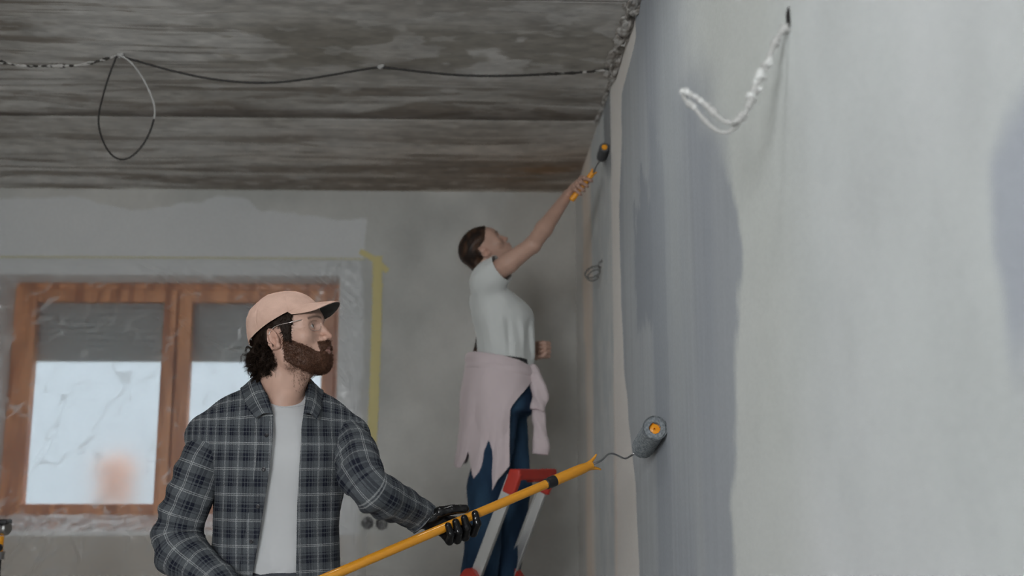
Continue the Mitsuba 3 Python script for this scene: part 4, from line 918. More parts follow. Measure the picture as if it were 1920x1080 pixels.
mat('m_hair_brown', principled(proc(hair_c), 0.5, 0.25))
put('person_001__hair', cat(whair, tail), 'm_hair_brown', smooth=True, label='long dark brown hair drawn back')
# T-shirt
def w_tee(p):
    q = p - wt(0, 0, 0); d = w_torso(p, .004)
    drape = np.clip((1.95 - q[:, 2]) / .06, 0, 1) * np.clip((q[:, 2] - 1.72) / .05, 0, 1)
    d = smin(d, smax(S_cone(q, (.070, 0, 1.940), (.055, 0, 1.74), .078, .088), np.abs(q[:, 1]) - .12, .03), .05)
    for sh, el in ((W_SH_R, W_EL_R), (W_SH_L, W_EL_L)):
        t = unit(el - sh); d = smin(d, S_cone(p, sh - t * .02, sh + t * .115, .060, .066), .060)
    fl = np.sin(q[:, 1] * 55 + q[:, 0] * 34 + 1.5 * np.sin(q[:, 2] * 9)) * drape * np.clip((q[:, 0] + .03) / .06, .25, 1)
    pl = np.sin(q[:, 0] * 150 + 14 * (q[:, 2] - 1.8) + 2 * np.sin(q[:, 1] * 21)) * drape * np.clip((q[:, 0] + .0) / .05, 0, 1)
    return d - .0036 * pl - .0050 * fl - .0085 * fold(q, (.45, 0, -.85), 8, 21, 3) - .004 * fold(q, (.2, 0, -1), 20, 23, 2) * drape
tee2 = snets(w_tee, [-.16, 4.36, 1.66], [.32, 5.0, 2.30], .0045)
def tee_cut(v):
    keep = v[:, 2] - 1.71
    for sh, el in ((W_SH_R, W_EL_R), (W_SH_L, W_EL_L)):
        t = unit(el - sh); s = (v - sh) @ t; r = np.linalg.norm(v - sh - s[:, None] * t, axis=1); keep = np.where(r < .105, np.minimum(keep, .074 - s), keep)
    c = wt(-.068, 0, 2.13); nk = unit(F_HEAD + F_AX @ np.array([-.028, 0, -.030]) - wt(-.070, 0, 2.11)); q = v - c
    s = q @ nk; r = np.linalg.norm(q - s[:, None] * nk, axis=1); return np.where((r < .080) & (s > -.06) & (v[:, 2] > 2.08), np.minimum(keep, np.maximum(r - .053, -.012 - s + .02)), keep)
tee2 = largest(clip(tee2, tee_cut))
mat('m_white_jersey', principled((0.55, 0.57, 0.56), 0.85, 0.2, sheen=0.2))
put('person_001__t_shirt', thicken(tee2, .0016), 'm_white_jersey', smooth=50, label='white short sleeved T-shirt')
# jeans and belt
def denim_c(p, n, uv):
    k = fbm(p.x * 9, p.y * 9, p.z * 3.5, 3); t = noise(p.x * 700, p.y * 700, p.z * 350)
    return mix((0.010, 0.027, 0.058), (0.028, 0.066, 0.118), smoothstep(.35, .7, k)) * (0.8 + 0.4 * t)
mat('m_denim', principled(proc(denim_c), 0.85, 0.2))
def jeans_f(p):
    q = p - wt(0, 0, 0); d = smax(w_column(q, .004), np.maximum(q[:, 2] - 1.745, 1.53 - q[:, 2]), .02)
    for pts in ([wt(-.012, -.085, 1.58), wt(-.058, -.11, 1.22), wt(-.090, -.125, .83)], [wt(.018, .078, 1.58), wt(.056, .045, 1.22), wt(.012, .0, .83)]):
        d = smin(d, S_chain(p, pts, [.094, .076, .074], .03), .025)
    d = d - .008 * fold(q, (.15, 0, 1), 12, 31, 3) - .006 * fold(q, (.7, 0, .6), 12, 35, 2) - .003 * fold(q, (.8, .2, .5), 22, 33, 2)
    return smax(d, .800 - q[:, 2], .004)
put('person_001__jeans', snets(jeans_f, [-.15, 4.38, .79], [.36, 4.92, 1.79], .0062), 'm_denim', smooth=True, label='dark blue jeans')
def belt_at(z0, z1, g):
    a = np.linspace(0, 2 * np.pi, 97); V = []
    for z in (z0, (z0 + z1) / 2, z1):
        V.append([wt(float(WC(z)) + np.sign(math.cos(t)) * abs(math.cos(t)) ** .87 * (float(WB(z)) + g), np.sign(math.sin(t)) * abs(math.sin(t)) ** .87 * (float(WA(z)) + g), z - .010 * math.cos(t)) for t in a])
    m = grid_mesh(np.array(V))
    if ((np.asarray(m.vertices) - wt(0, 0, z0)) * normals(m)).sum(1).mean() < 0: m.invert()
    return thicken(m, .004)
put('person_001__belt', belt_at(1.728, 1.766, .014), 'm_black_plastic', smooth=40, label='black belt')
for c0, s_ in ((wt(-.09, -.125, .795), -1), (wt(.010, .0, .795), 1)):
    sh_ = snets(lambda p: smax(S_chain(p, [c0 + [-.03, 0, 0], c0 + [.05, 0, -.004], c0 + [.16, 0, -.012]], [.042, .042, .034], .02), .757 - p[:, 2], .006), c0 + [-.09, -.06, -.05], c0 + [.22, .06, .06], .007)
    put('person_001__shoe', sh_, 'm_shoe', smooth=True)
# cardigan tied round the waist
mat('m_lilac', principled((0.555, 0.475, 0.490), 0.9, 0.15, sheen=0.4))
ns, nt = 240, 60; S_, T_ = np.meshgrid(np.linspace(0, 1, ns), np.linspace(0, 1, nt), indexing='ij')
a_top, a_bot = -165 + 238 * S_, -134 + 146 * S_
zb = np.interp(np.linspace(0, 1, ns), [0, .20, .30, .55, .583, .60, .612, .63, .664, .735, .758, .775, .81, .88, 1.0], [1.32, 1.31, 1.307, 1.298, 1.335, 1.366, 1.340, 1.300, 1.255, 1.214, 1.160, 1.146, 1.200, 1.250, 1.305])
zt = 1.728 - .026 * np.clip((a_top + 10) / 90, -1, 1)
ease = T_ ** .8 * (1 - S_ ** 3) + (1 - np.clip(1 - T_ / .42, 0, 1) ** 1.3) * S_ ** 3
ang = np.radians(a_top + (a_bot - a_top) * ease); Z = zt + (zb[:, None] - zt) * T_
fl = np.sin(S_ * 30 + 1.2 * np.sin(S_ * 9)) * .008 * T_ ** 1.2 + .009 * T_ * np.sin(S_ * 13 + 1)
rA = .138 + .052 * T_ * np.clip(-np.sin(ang) + .15, 0, 1) + fl + .014 + .012 * np.sin(np.pi * np.clip(T_ * 1.6, 0, 1)); rB = .182 + .012 * T_ + .020 * np.sin(np.pi * np.clip(T_ * 1.6, 0, 1)) + fl + .008
P_ = np.stack([.092 + rA * np.sin(ang), 4.65 - rB * np.cos(ang), Z], -1)
P_ += (.004 * (meshkit.fbm(P_ * 18, 3, 4) - .5))[..., None]
m_ = grid_mesh(P_)
if (normals(m_)[:, 1]).mean() > 0: m_.invert()
put('person_001__cardigan__body', thicken(m_, .004), 'm_lilac', smooth=True)
def roll_path(z_off, grow, a0, a1, n=90):
    a = np.radians(np.linspace(a0, a1, n)); return np.stack([.094 + (.120 + grow) * np.sin(a), 4.65 - (.156 + grow) * np.cos(a), 1.742 - .024 * np.sin(a) + z_off], 1)
def cloth_tube(path, r, seed, amp, sx=1.0, sy=1.0, n=120, k=48, hint=(0, 0, 1)):
    m = tube(spline(path, n), np.interp(np.linspace(0, 1, n), np.linspace(0, 1, len(r)), r), k, hint=hint, sx=sx, sy=sy); v = np.asarray(m.vertices)
    m.vertices = v + normals(m) * (amp * 2 * (meshkit.fbm(v * [26, 26, 20], 3, seed) - .5) + amp * .6 * np.sin(v[:, 2] * 60 + v[:, 0] * 130))[:, None]; return m
a_ = np.radians(np.linspace(-190, 78, 150)); wp = np.stack([.094 + .146 * np.sin(a_), 4.65 - .182 * np.cos(a_), 1.722 - .030 * np.sin(a_)], 1)
hh = np.interp(np.linspace(0, 1, 150), [0, .8, 1], [.046, .042, .022]); rings = []
for i in range(150):
    o = unit([math.sin(a_[i]), -math.cos(a_[i]), 0]); ph_ = np.linspace(0, 2 * np.pi, 41)[:-1]; k_ = np.sin(ph_)
    wob = 1 + .10 * np.sin(ph_ * 5 + a_[i] * 1.5) + .05 * np.sin(ph_ * 9 - a_[i] * 4)
    rings.append(wp[i] + (np.cos(ph_) * .015 * wob)[:, None] * o + (k_ * hh[i])[:, None] * np.array([0, 0, 1.0]))
rings = np.array(rings); rings = np.concatenate([rings, rings[:, :1]], 1); waist = grid_mesh(rings)
if ((np.asarray(waist.vertices) - np.repeat(wp, 41, 0)) * normals(waist)).sum(1).mean() < 0: waist.invert()
v = np.asarray(waist.vertices); waist.vertices = v + normals(waist) * (.007 * (meshkit.fbm(v * [16, 16, 40], 3, 6) - .5))[:, None]
put('person_001__cardigan__waist_roll', waist, 'm_lilac', smooth=True)
kn0 = np.array([.226, 4.560, 1.694])
knot = trimesh.creation.icosphere(4, 1.0); v = np.asarray(knot.vertices); v = v * (1 + .22 * (meshkit.fbm(v * 2.2, 3, 8) - .5)[:, None] + .05 * np.sin(v[:, 2:] * 9 + 4 * v[:, :1])); knot.vertices = v * [.030, .034, .042] + kn0
put('person_001__cardigan__knot', knot, 'm_lilac', smooth=True)
put('person_001__cardigan__sleeve', cloth_tube([kn0 + [-.006, -.012, .018], kn0 + [.016, -.018, -.03], kn0 + [.030, -.018, -.085], kn0 + [.024, -.014, -.128], kn0 + [.018, -.012, -.152]], [.018, .030, .037, .036, .030], 11, .006, 1.0, .55, hint=(0, 1, 0)), 'm_lilac', smooth=True)
sl_ = put('person_001__cardigan__sleeve', cloth_tube([kn0 + [-.005, .012, .01], kn0 + [.014, .014, -.06], kn0 + [.024, .012, -.14], kn0 + [.026, .010, -.20], kn0 + [.034, .008, -.27], kn0 + [.036, .008, -.30]], [.020, .026, .024, .026, .030, .031], 12, .005, 1.0, .60, hint=(0, 1, 0)), 'm_lilac', smooth=True)
put(sl_ + '__cuff', cloth_tube([kn0 + [.033, .008, -.268], kn0 + [.034, .008, -.30], kn0 + [.030, .008, -.338]], [.033, .036, .034], 14, .003, 1.0, .62, hint=(0, 1, 0)), 'm_lilac', smooth=True)
tag('person_001__cardigan', 'pale lilac cardigan knotted at the waist')
for hand, i, off in ((W_HAND_R, 2, .42), (W_HAND_L, 2, .3)):
    pts = hand[1][i][0]; c = pts[1] * (1 - off) + pts[2] * off; t = unit(pts[2] - pts[1])
    a = np.linspace(0, 2 * np.pi, 29); Fq = frame(t); ringp = c + .0088 * (np.cos(a)[:, None] * Fq[:, 0] + np.sin(a)[:, None] * Fq[:, 1])
    put('person_001__ring', tube(ringp, .0012, 8, caps=False), 'm_silver', smooth=True, label='silver ring')
tag('person_001', 'woman in white T-shirt and jeans on the ladder rolling paint high up', 'person')

# the small roller in her hand
def seg(a, b, prof, bs, key, **k): put(key, lathe(prof, 36, a, unit(np.asarray(b) - a)), bs, smooth=35, **k)
h0 = MINI_P - MINI_D * .068; hL = .150
put('paint_roller_001__handle', lathe([(0, 0), (.010, 0), (.0125, .003), (.0130, .02), (.0110, .05), (.0105, .10), (.0118, .125), (.0125, .138), (.0115, .146), (.0115, hL), (0, hL)], 36, h0, MINI_D), 'm_orange', smooth=35, label='orange plastic handle')
tip_ = h0 + MINI_D * hL; fk = []
for a in (60, 240):
    o = math.cos(math.radians(a)) * mc + math.sin(math.radians(a)) * mw; fk.append(tube(spline([tip_ - MINI_D * .012 + o * .004, tip_ + o * .008, tip_ + MINI_D * .014 + o * .019], 10), np.linspace(.0085, .003, 10), 10))
put('paint_roller_001__handle__fork', cat(*fk), 'm_orange', smooth=True)
MN, MF = np.array([.5235, 4.345, 2.640]), np.array([.5235, 4.470, 2.632]); MD = unit(MF - MN)
put('paint_roller_001__wire_frame', tube(spline([tip_ - MINI_D * .02, tip_ + MINI_D * .01, [.500, 4.475, 2.590], [.516, 4.487, 2.618], MF + MD * .012, MF - MD * .05], 60), .0026, 8), 'm_steel', smooth=True)
mn = lathe([(.006, .003), (.012, 0), (.019, .001), (.0215, .006)] + [(.0215, z) for z in np.linspace(.012, .115, 16)] + [(.0205, .124), (.012, .126), (0, .126)], 48, MN, MD)
v = np.asarray(mn.vertices); v = v + normals(mn) * (.0016 * (meshkit.noise(v * 330, 5) - .5))[:, None]; v[:, 0] = np.minimum(v[:, 0], XW - .0004); mn.vertices = v
mat('m_nap_dark', principled((0.085, 0.088, 0.092), 0.8, 0.25))
put('paint_roller_001__roller_cover', mn, 'm_nap_dark', smooth=True, label='dark grey roller cover')
put('paint_roller_001__end_cap', lathe([(0, -.004), (.009, -.004), (.0125, -.001), (.0125, .006), (0, .006)], 28, MN, MD), 'm_orange', smooth=35)
tag('paint_roller_001', 'small roller with orange handle in the raised hand of the woman on the ladder', 'paint roller')

# ---------------------------------------------------------------- stepladder under the woman
mat('m_aluminium', two({'type': 'bumpmap', 'arbitrary': proc(lambda p, n, uv: 0.0003 * noise(p.x * 60, p.y * 60, p.z * 900), 1e-3), 'scale': 1.0, 'bsdf': dict(type='principled', base_color=rgb(.62, .62, .61), roughness=0.42, specular=0.5, metallic=0.85)}))
mat('m_red', principled((0.42, 0.030, 0.018), 0.42, 0.45))
LA, LU = unit([.50, .866, 0]), unit([.866, -.50, 0])          # across the ladder, forward over it
L0 = np.array([.060, 4.49, .80])                                 # middle of the platform's front edge
def lp(a, u, z): return L0 + LA * a + LU * u + np.array([0, 0, z - .80])
def bar(p, q, wa, wu, r=.004):
    """A box section from p to q, wa wide across the ladder and wu deep."""
    z = unit(np.asarray(q) - p); x = unit(LA - z * (LA @ z)); R = np.stack([x, np.cross(z, x), z], 1)
    return placed(rbox(-wa / 2, wa / 2, -wu / 2, wu / 2, 0, np.linalg.norm(np.asarray(q) - p), min(r, wa * .45, wu * .45), 8), R, p)
HA = .150
RAIL_T = unit(lp(0, .172, 1.264) - lp(0, -.105, .62))
def hoop_rail(s):
    p, q = lp(s * HA, -.105, .62), lp(s * HA, .172, 1.264); x = unit(LA - RAIL_T * (LA @ RAIL_T)); R = np.stack([x, np.cross(RAIL_T, x), RAIL_T], 1); L = np.linalg.norm(q - p)
    m = rbox(-.011, .011, -.024, .024, 0, L, .003, 8)
    if s > 0: m -= manifold3d.Manifold.cube([.020, .041, L + .1], True).translate([-.004, 0, L / 2])      # open channel
    return placed(m, R, p)
for s in (-1, 1):
    put('stepladder__hoop_rail', hoop_rail(s), 'm_aluminium', smooth=30)
    put('stepladder__front_rail', bar(lp(s * (HA + .06), -.30, .012), lp(s * HA, -.02, .75), .022, .052), 'm_aluminium', smooth=30)
    put('stepladder__rear_rail', bar(lp(s * (HA + .05), .62, .012), lp(s * HA, .18, .73), .020, .034), 'm_aluminium', smooth=30)
for i in range(3):
    z = .19 + i * .19; t = z / .75; u = -.30 + .28 * t
    put('stepladder__tread', placed(rbox(-(HA + .06 - .06 * t), HA + .06 - .06 * t, -.05, .05, -.0125, .0125, .005), np.stack([LA, -LU, [0, 0, 1]], 1), lp(0, u, z)), 'm_aluminium', smooth=30)
put('stepladder__platform', placed(rbox(-HA + .012, HA - .012, -.24, .055, -.012, .006, .005), np.stack([LA, -LU, [0, 0, 1]], 1), lp(0, 0, .75)), 'm_black_plastic', smooth=30, label='black platform')
# red plastic hoop: two sockets over the rails and the bar between them
def lsp(pts, n): return spline([lp(*q) for q in pts], n)
for s in (-1, 1):
    t_ = RAIL_T; a_, b_ = lp(s * HA, .150, 1.195), lp(s * HA, .150, 1.195) + t_ * .095
    put('stepladder__hoop_bar__socket', bar(a_, b_, .030, .056, .008), 'm_red', smooth=35)
e_ = lp(0, .150, 1.195) + t_ * .082
def hbar(a0, a1, dz0, dz1, w):
    return placed(rbox(a0, a1, -w / 2, w / 2, dz0, dz1, .007, 8), np.stack([LA, -LU, [0, 0, 1]], 1), e_)
bm = hbar(-HA - .014, HA + .014, -.022, .022, .050)
put('stepladder__hoop_bar', cat(bm, hbar(-.03, .03, -.030, -.014, .040)), 'm_red', smooth=35, label='red plastic hand bar')
put('stepladder__hoop_bar__end', cat(hbar(HA - .045, HA + .022, -.034, .024, .052)), 'm_red', smooth=35)
for s in (-1, 1):
    j = lp(s * (HA + .012), -.012, .872)
    put('stepladder__hinge_cover', placed(manifold3d.Manifold.batch_hull([manifold3d.Manifold.cylinder(.040, .034, .034, 28).translate([0, 0, -.020]), manifold3d.Manifold.cylinder(.040, .022, .022, 20).translate([.075, -.085, -.020]), manifold3d.Manifold.cylinder(.040, .022, .022, 20).translate([-.055, -.05, -.020])]), np.stack([LU, [0, 0, 1], -LA], 1) @ np.diag([1, 1, -1.0]) if False else np.stack([LU, np.array([0, 0, 1.0]), np.cross(LU, [0, 0, 1])], 1), j), 'm_red', smooth=35, label='red plastic hinge cover')
    put('stepladder__foot', placed(rbox(-.02, .02, -.035, .035, 0, .05, .006), np.stack([LA, -LU, [0, 0, 1]], 1), lp(s * (HA + .062), -.305, .0)), 'm_black_plastic', smooth=30)
    put('stepladder__foot', placed(rbox(-.02, .02, -.03, .03, 0, .05, .006), np.stack([LA, -LU, [0, 0, 1]], 1), lp(s * (HA + .052), .627, .0)), 'm_black_plastic', smooth=30)
tag('stepladder', 'aluminium platform stepladder with red plastic hand bar under the woman', 'ladder')

# ---------------------------------------------------------------- cables
def cable(key, pts, r, bs, label, catg, n=120, bumps=0.0, seed=0, sides=10, **k):
    p = spline(pts, n); rr_ = np.full(n, r)
    if bumps:
        s_ = np.linspace(0, 1, n); rr_ = r * (1 + bumps * np.clip(meshkit.fbm(np.stack([s_ * n * .22, s_ * 0, s_ * 0], 1), 3, seed) - .45, 0, 1) * 4)
    m = tube(p, rr_, sides)
    if bumps:
        v = np.asarray(m.vertices); m.vertices = v + normals(m) * (r * bumps * .8 * (meshkit.noise(v * 160, seed) - .5))[:, None]
    return put(key, m, bs, smooth=True, label=label, cat=catg, **k)
HC = H - .006
cable('electric_cable', [[-1.411, 3.990, HC], [-1.30, 4.0, HC - .030], [-1.10, 4.02, HC - .072], [-.90, 4.04, HC - .085], [-.75, 4.05, HC - .072], [-.55, 4.065, HC - .030], [-.407, 4.077, HC]], .0042, 'm_cable_black', 'black cable sagging under the ceiling from the loop to the white clip', 'cable')
cable('electric_cable', [[-.407, 4.077, HC], [-.28, 4.08, HC - .012], [-.10, 4.085, HC - .026], [.06, 4.08, HC - .030], [.22, 4.078, HC - .024]], .0046, 'm_cable_black', 'black cable under the ceiling between the white clip and the spattered stretch', 'cable')
cable('electric_cable', [[.22, 4.078, HC - .024], [.36, 4.075, HC - .016], [.48, 4.072, HC - .006], [.552, 4.072, HC + .004]], .0046, 'm_cable_splashed', 'plaster spattered cable end entering the corner of ceiling and right wall', 'cable', bumps=.5, seed=3)
cable('electric_cable', [[-2.35, 3.99, HC], [-2.10, 4.0, HC - .012], [-1.90, 4.005, HC - .020], [-1.80, 4.01, HC - .036], [-1.68, 4.01, HC - .036], [-1.56, 4.0, HC - .034], [-1.47, 3.995, HC - .012], [-1.411, 3.990, HC]], .0044, 'm_cable_splashed', 'plaster crusted cable along the ceiling left of the hanging loop', 'cable', bumps=.9, seed=5)
loop = [[-1.418, 3.974, HC - .006], [-1.447, 3.978, 2.781], [-1.467, 3.978, 2.684], [-1.472, 3.978, 2.608], [-1.451, 3.978, 2.533], [-1.406, 3.978, 2.470], [-1.365, 3.978, 2.458], [-1.316, 3.978, 2.492], [-1.279, 3.978, 2.556], [-1.262, 3.978, 2.620]]
cable('hanging_cable_loop', loop, .0036, 'm_cable_black', 'teardrop loop of thin cable hanging from the ceiling', 'cable')
cable('hanging_cable_loop__whitened_side', [[-1.262, 3.978, 2.620], [-1.261, 3.978, 2.660], [-1.279, 3.978, 2.718], [-1.313, 3.978, 2.783], [-1.365, 3.978, 2.850], [-1.410, 3.973, HC - .004]], .0034, 'm_cable_white', None, None, bumps=.3, seed=2)
labels['hanging_cable_loop__whitened_side'] = {'label': 'plaster whitened side of the loop'}
for c, s_ in (([-1.411, 3.988, H - .004], .012), ([-.407, 4.075, H - .004], .012)):
    m = cat(*[chunk(np.array(c) + np.random.default_rng(k).normal(size=3) * [.005, .004, .003], np.array([.008, .007, .008]) * (1 + .4 * math.sin(k)), k) for k in range(4)])
    put('cable_clip', m, 'm_cable_white', smooth=True, label='white plaster dab holding the cables at the top of the hanging loop' if c[0] < -1 else 'white plaster dab holding the cable at mid ceiling', cat='clip')
# thick plastered cable sticking out of the right wall
wc = [[.560, 1.772, 2.065], [.530, 1.772, 2.040], [.505, 1.775, 1.990], [.480, 1.778, 1.935], [.462, 1.780, 1.895], [.440, 1.782, 1.878], [.418, 1.786, 1.888], [.395, 1.790, 1.915], [.375, 1.795, 1.935]]
cable('wall_cable', wc[:6], .0036, 'm_cable_white', 'plaster covered cable jutting out of a hole high on the right wall', 'cable', bumps=1.1, seed=4)
loop2 = [[.445, 1.782, 1.880], [.425, 1.786, 1.884], [.405, 1.790, 1.905], [.385, 1.794, 1.925], [.372, 1.797, 1.936], [.362, 1.800, 1.944], [.360, 1.806, 1.936], [.372, 1.806, 1.920], [.392, 1.804, 1.896], [.412, 1.802, 1.874], [.432, 1.798, 1.866], [.450, 1.792, 1.878], [.462, 1.784, 1.900]]
cable('wall_cable__doubled_end', loop2, .0036, 'm_cable_white', None, None, bumps=.55, seed=8)
crumbs = cat(*[chunk(np.array(spline(wc[:6], 60)[i]) + np.random.default_rng(i).normal(size=3) * .0025, np.random.default_rng(i + 9).uniform(.0035, .0095, 3), i) for i in (21, 24, 25, 27, 31, 32, 34, 35, 37, 41)])
tipc = [chunk(np.array(spline(loop2, 60)[i]) + np.random.default_rng(i).normal(size=3) * .0015, np.random.default_rng(i + 9).uniform(.0036, .0052, 3), i) for i in (15, 17, 18, 20, 21, 22, 23, 24, 26, 27, 30, 33)]
put('wall_cable__doubled_end__plaster_crust', cat(*tipc), 'm_plaster_white', smooth=True)
put('wall_cable__plaster_crust', crumbs, 'm_plaster_white', smooth=True, label='white plaster crust')
mat('m_hole', principled((0.02, 0.019, 0.018), 0.9, 0.1))
hole = chunk([XW - .0005, 1.772, 2.068], [.0035, .010, .020], 3)
put('wall_hole', hole, 'm_hole', smooth=True, label='dark ragged hole in the right wall where the plastered cable comes out', cat='hole')
# small coil of cable further back
cc = np.array([.512, 4.69, 2.175]); th = np.linspace(0, 2 * np.pi * 2.15, 60); co = []
for i, a in enumerate(th):
    co.append(cc + np.array([.036 * math.cos(a) - .010, .022 * math.sin(a * .47 + 1), .026 * math.sin(a + .5)]) * (1 - .055 * a / 2) + [0, 0, -.003 * a])
co = [[.556, 4.672, 2.222], [.540, 4.676, 2.212], [.528, 4.680, 2.196]] + co
cable('coiled_cable', co, .0034, 'm_cable_grey', 'small coil of thin cable sticking out of the right wall behind the blue grey paint', 'cable', n=200, bumps=.25, seed=6)

# ---------------------------------------------------------------- boxes for sockets in the back wall
for i, (ox, oz) in enumerate(OUTLETS):
    k = put('socket_box', lathe([(.0335, -.003), (.0335, .0), (.0310, .0), (.0310, .045), (0, .045), (0, .048), (.0335, .048), (.0335, 0)], 36, [ox, YB - .001, oz], [0, 1, 0]), 'm_black_plastic', smooth=35,
            label=('empty round black socket box in the back wall, the left of the pair', 'round black socket box in the back wall, the right of the pair')[i], cat='socket box')
    put(k + '__wire', tube(spline([[ox - .012, YB + .03, oz - .01], [ox - .006, YB + .008, oz + .012], [ox + .012, YB + .004, oz + .010], [ox + .016, YB + .006, oz - .012], [ox, YB + .004, oz - .020]], 40), .0022, 8), 'm_cable_white' if i else 'm_cable_black', smooth=True)

# ---------------------------------------------------------------- plastic film over the window, held by masking tape
def film_opacity(p, n, uv):
    a = fbm(p.x * 5 + p.z * 2.5, p.z * 9 - p.x * 6, 2.0, 3); b = fbm(p.x * 13 - p.z * 9, p.z * 5 + p.x * 6, 6.0, 3)      # creases scatter more
    c = fbm(p.x * 21 + p.z * 12, p.z * 30 - p.x * 19, 3.0, 3); side = dr.maximum(smoothstep(-.86, -.78, p.x), smoothstep(1.07, .99, p.z))      # crumpled along the edges
    return 0.11 + 0.40 * smoothstep(.050, .0, dr.abs(a - .5)) * smoothstep(.42, .60, b) + 0.34 * side * smoothstep(.050, .0, dr.abs(c - .5))
def film_bump(p, n, uv): return 0.006 * fbm(p.x * 7 + p.z * 3.5, p.z * 16 - p.x * 9, 2.0, 4) + 0.0014 * fbm(p.x * 60, p.z * 22, 4.0, 2)
mat('m_film_skin', {'type': 'blendbsdf', 'weight': 0.5, 'a': dict(type='principledthin', base_color=rgb(.82, .84, .85), roughness=0.18, spec_trans=0.0, eta=1.45, diff_trans=1.0),
                    'b': principled((.62, .64, .65), 0.14, 0.9)})
mat('m_film', {'type': 'mask', 'opacity': proc(film_opacity), 'bsdf': {'type': 'bumpmap', 'arbitrary': proc(film_bump, 3e-3), 'scale': 1.0, 'bsdf': {'type': 'ref', 'id': 'm_film_skin'}}})
mat('m_film_gathered', {'type': 'mask', 'opacity': proc(lambda p, n, uv: 0.36 + 0.34 * smoothstep(.42, .62, fbm(p.x * 26, p.z * 34, p.y * 20, 3))), 'bsdf': {'type': 'bumpmap', 'arbitrary': proc(film_bump, 3e-3), 'scale': 1.0, 'bsdf': {'type': 'ref', 'id': 'm_film_skin'}}})
nx, nz = 190, 300; X_, Z_ = np.meshgrid(np.linspace(-3.15, -.615, nx), np.linspace(.25, 2.487, nz), indexing='ij')
p3 = np.stack([X_, X_ * 0, Z_], -1)
Y_ = 5.972 + .018 * (meshkit.fbm(p3 * [1.6, 1, 1.2], 3, 3) - .5)
edge_ = np.minimum(np.minimum((X_ + 3.15) / .2, (-.615 - X_) / .06), (2.487 - Z_) / .06); edge_ = np.clip(edge_, 0, 1)
inside_w = np.clip((X_ - WX0) / .1, 0, 1) * np.clip((WX1 - X_) / .1, 0, 1) * np.clip((Z_ - .95) / .06, 0, 1) * np.clip((WZ1 - Z_) / .08, 0, 1)
Y_ = Y_ + .030 * inside_w
def ridge(cx, cz, ang, L, w, h):
    c, s = math.cos(math.radians(ang)), math.sin(math.radians(ang)); a = (X_ - cx) * c + (Z_ - cz) * s; b = -(X_ - cx) * s + (Z_ - cz) * c + .03 * np.sin(a * 7)
    return h * np.exp(-(b / w) ** 2) * np.exp(-(a / L) ** 2)
rf = np.random.default_rng(12)
for k in range(34):                                                       # fans of folds: towards the tape at the right, and down to the sill
    Y_ -= ridge(rf.uniform(-1.9, -.75), rf.uniform(2.0, 2.42), rf.uniform(-38, -18), rf.uniform(.12, .4), rf.uniform(.005, .012), rf.uniform(.007, .018))
for k in range(90):
    Y_ -= ridge(rf.uniform(-.82, -.62), rf.uniform(1.0, 2.45), rf.uniform(-75, -20), rf.uniform(.04, .12), rf.uniform(.005, .011), rf.uniform(.006, .016))
for k in range(60):
    Y_ -= ridge(rf.uniform(-2.9, -1.0), rf.uniform(.90, 1.05), rf.uniform(20, 160), rf.uniform(.03, .12), rf.uniform(.006, .016), rf.uniform(.006, .020))
for cx, cz, an, L_, w_, h_ in ((-2.42, 1.35, 72, .22, .008, .02), (-2.50, 1.12, 58, .2, .008, .02), (-2.33, 1.45, 86, .12, .006, .012), (-2.20, 1.40, 88, .12, .005, .010), (-2.55, .80, 62, .3, .010, .02), (-2.42, .72, 70, .3, .008, .015), (-2.15, .85, 110, .1, .006, .01)):
    Y_ -= ridge(cx, cz, an, L_, w_, h_)
Y_ = np.minimum(Y_, 5.994); Y_ = Y_ * edge_ + 5.9955 * (1 - edge_)
film = grid_mesh(np.stack([X_, Y_, Z_], -1))
put('plastic_sheet__sheet', film, 'm_film', smooth=True)
tag('plastic_sheet', 'clear crinkled plastic sheet taped over the window', 'plastic sheet')
# the slack of the sheet lies crumpled along the sill
gx, gt = np.meshgrid(np.linspace(-2.72, -.82, 260), np.linspace(0, 1, 26), indexing='ij')
g3 = np.stack([gx * 9, gt * 2.2, gx * 0], -1); n1_, n2_ = meshkit.fbm(g3, 4, 21) - .5, meshkit.fbm(g3 * [1.5, 1.6, 1] + 9, 4, 22) - .5
G_ = np.stack([gx, 6.235 - .255 * gt + .05 * n1_, .972 + .075 * (1 - gt) ** 1.4 + (.060 * n2_ + .018) * np.sin(np.pi * gt) ** .5], -1); G_[..., 2] = np.maximum(G_[..., 2], .9665)
put('plastic_sheet__gathered_edge', grid_mesh(G_), 'm_film_gathered', smooth=True, label='crumpled slack of the sheet on the sill')
def strip(pts, w, seed, key='masking_tape', label=None, n=60, bs='m_yellow_tape'):
    c = spline(pts, n); t = np.gradient(c, axis=0); t /= np.linalg.norm(t, axis=1, keepdims=True); side = np.cross(t, [0, 1, 0]); side /= np.linalg.norm(side, axis=1, keepdims=True)
    rg = np.random.default_rng(seed); wv = w / 2 * (1 + .05 * rg.normal(size=n)); rows_ = []
    for k in np.linspace(-1, 1, 7):
        q = c + side * (wv * k)[:, None]; q[:, 1] -= .0012 * (meshkit.noise(q * 45, seed)) ; rows_.append(q)
    m = grid_mesh(np.array(rows_))
    if normals(m)[:, 1].mean() > 0: m.invert()
    put(key, thicken(m, .0006), bs, smooth=True, label=label, cat='masking tape')
strip([[-.590, 5.9935, 2.50], [-.586, 5.9935, 2.2], [-.588, 5.9935, 1.9], [-.594, 5.9935, 1.6], [-.600, 5.9935, 1.42]], .055, 3, label='long vertical strip of yellow masking tape along the right edge of the plastic')
strip([[-.690, 5.9920, 2.528], [-.600, 5.9905, 2.475], [-.530, 5.9925, 2.412]], .032, 5, label='short slanted piece of yellow masking tape at the upper corner of the plastic', n=24)
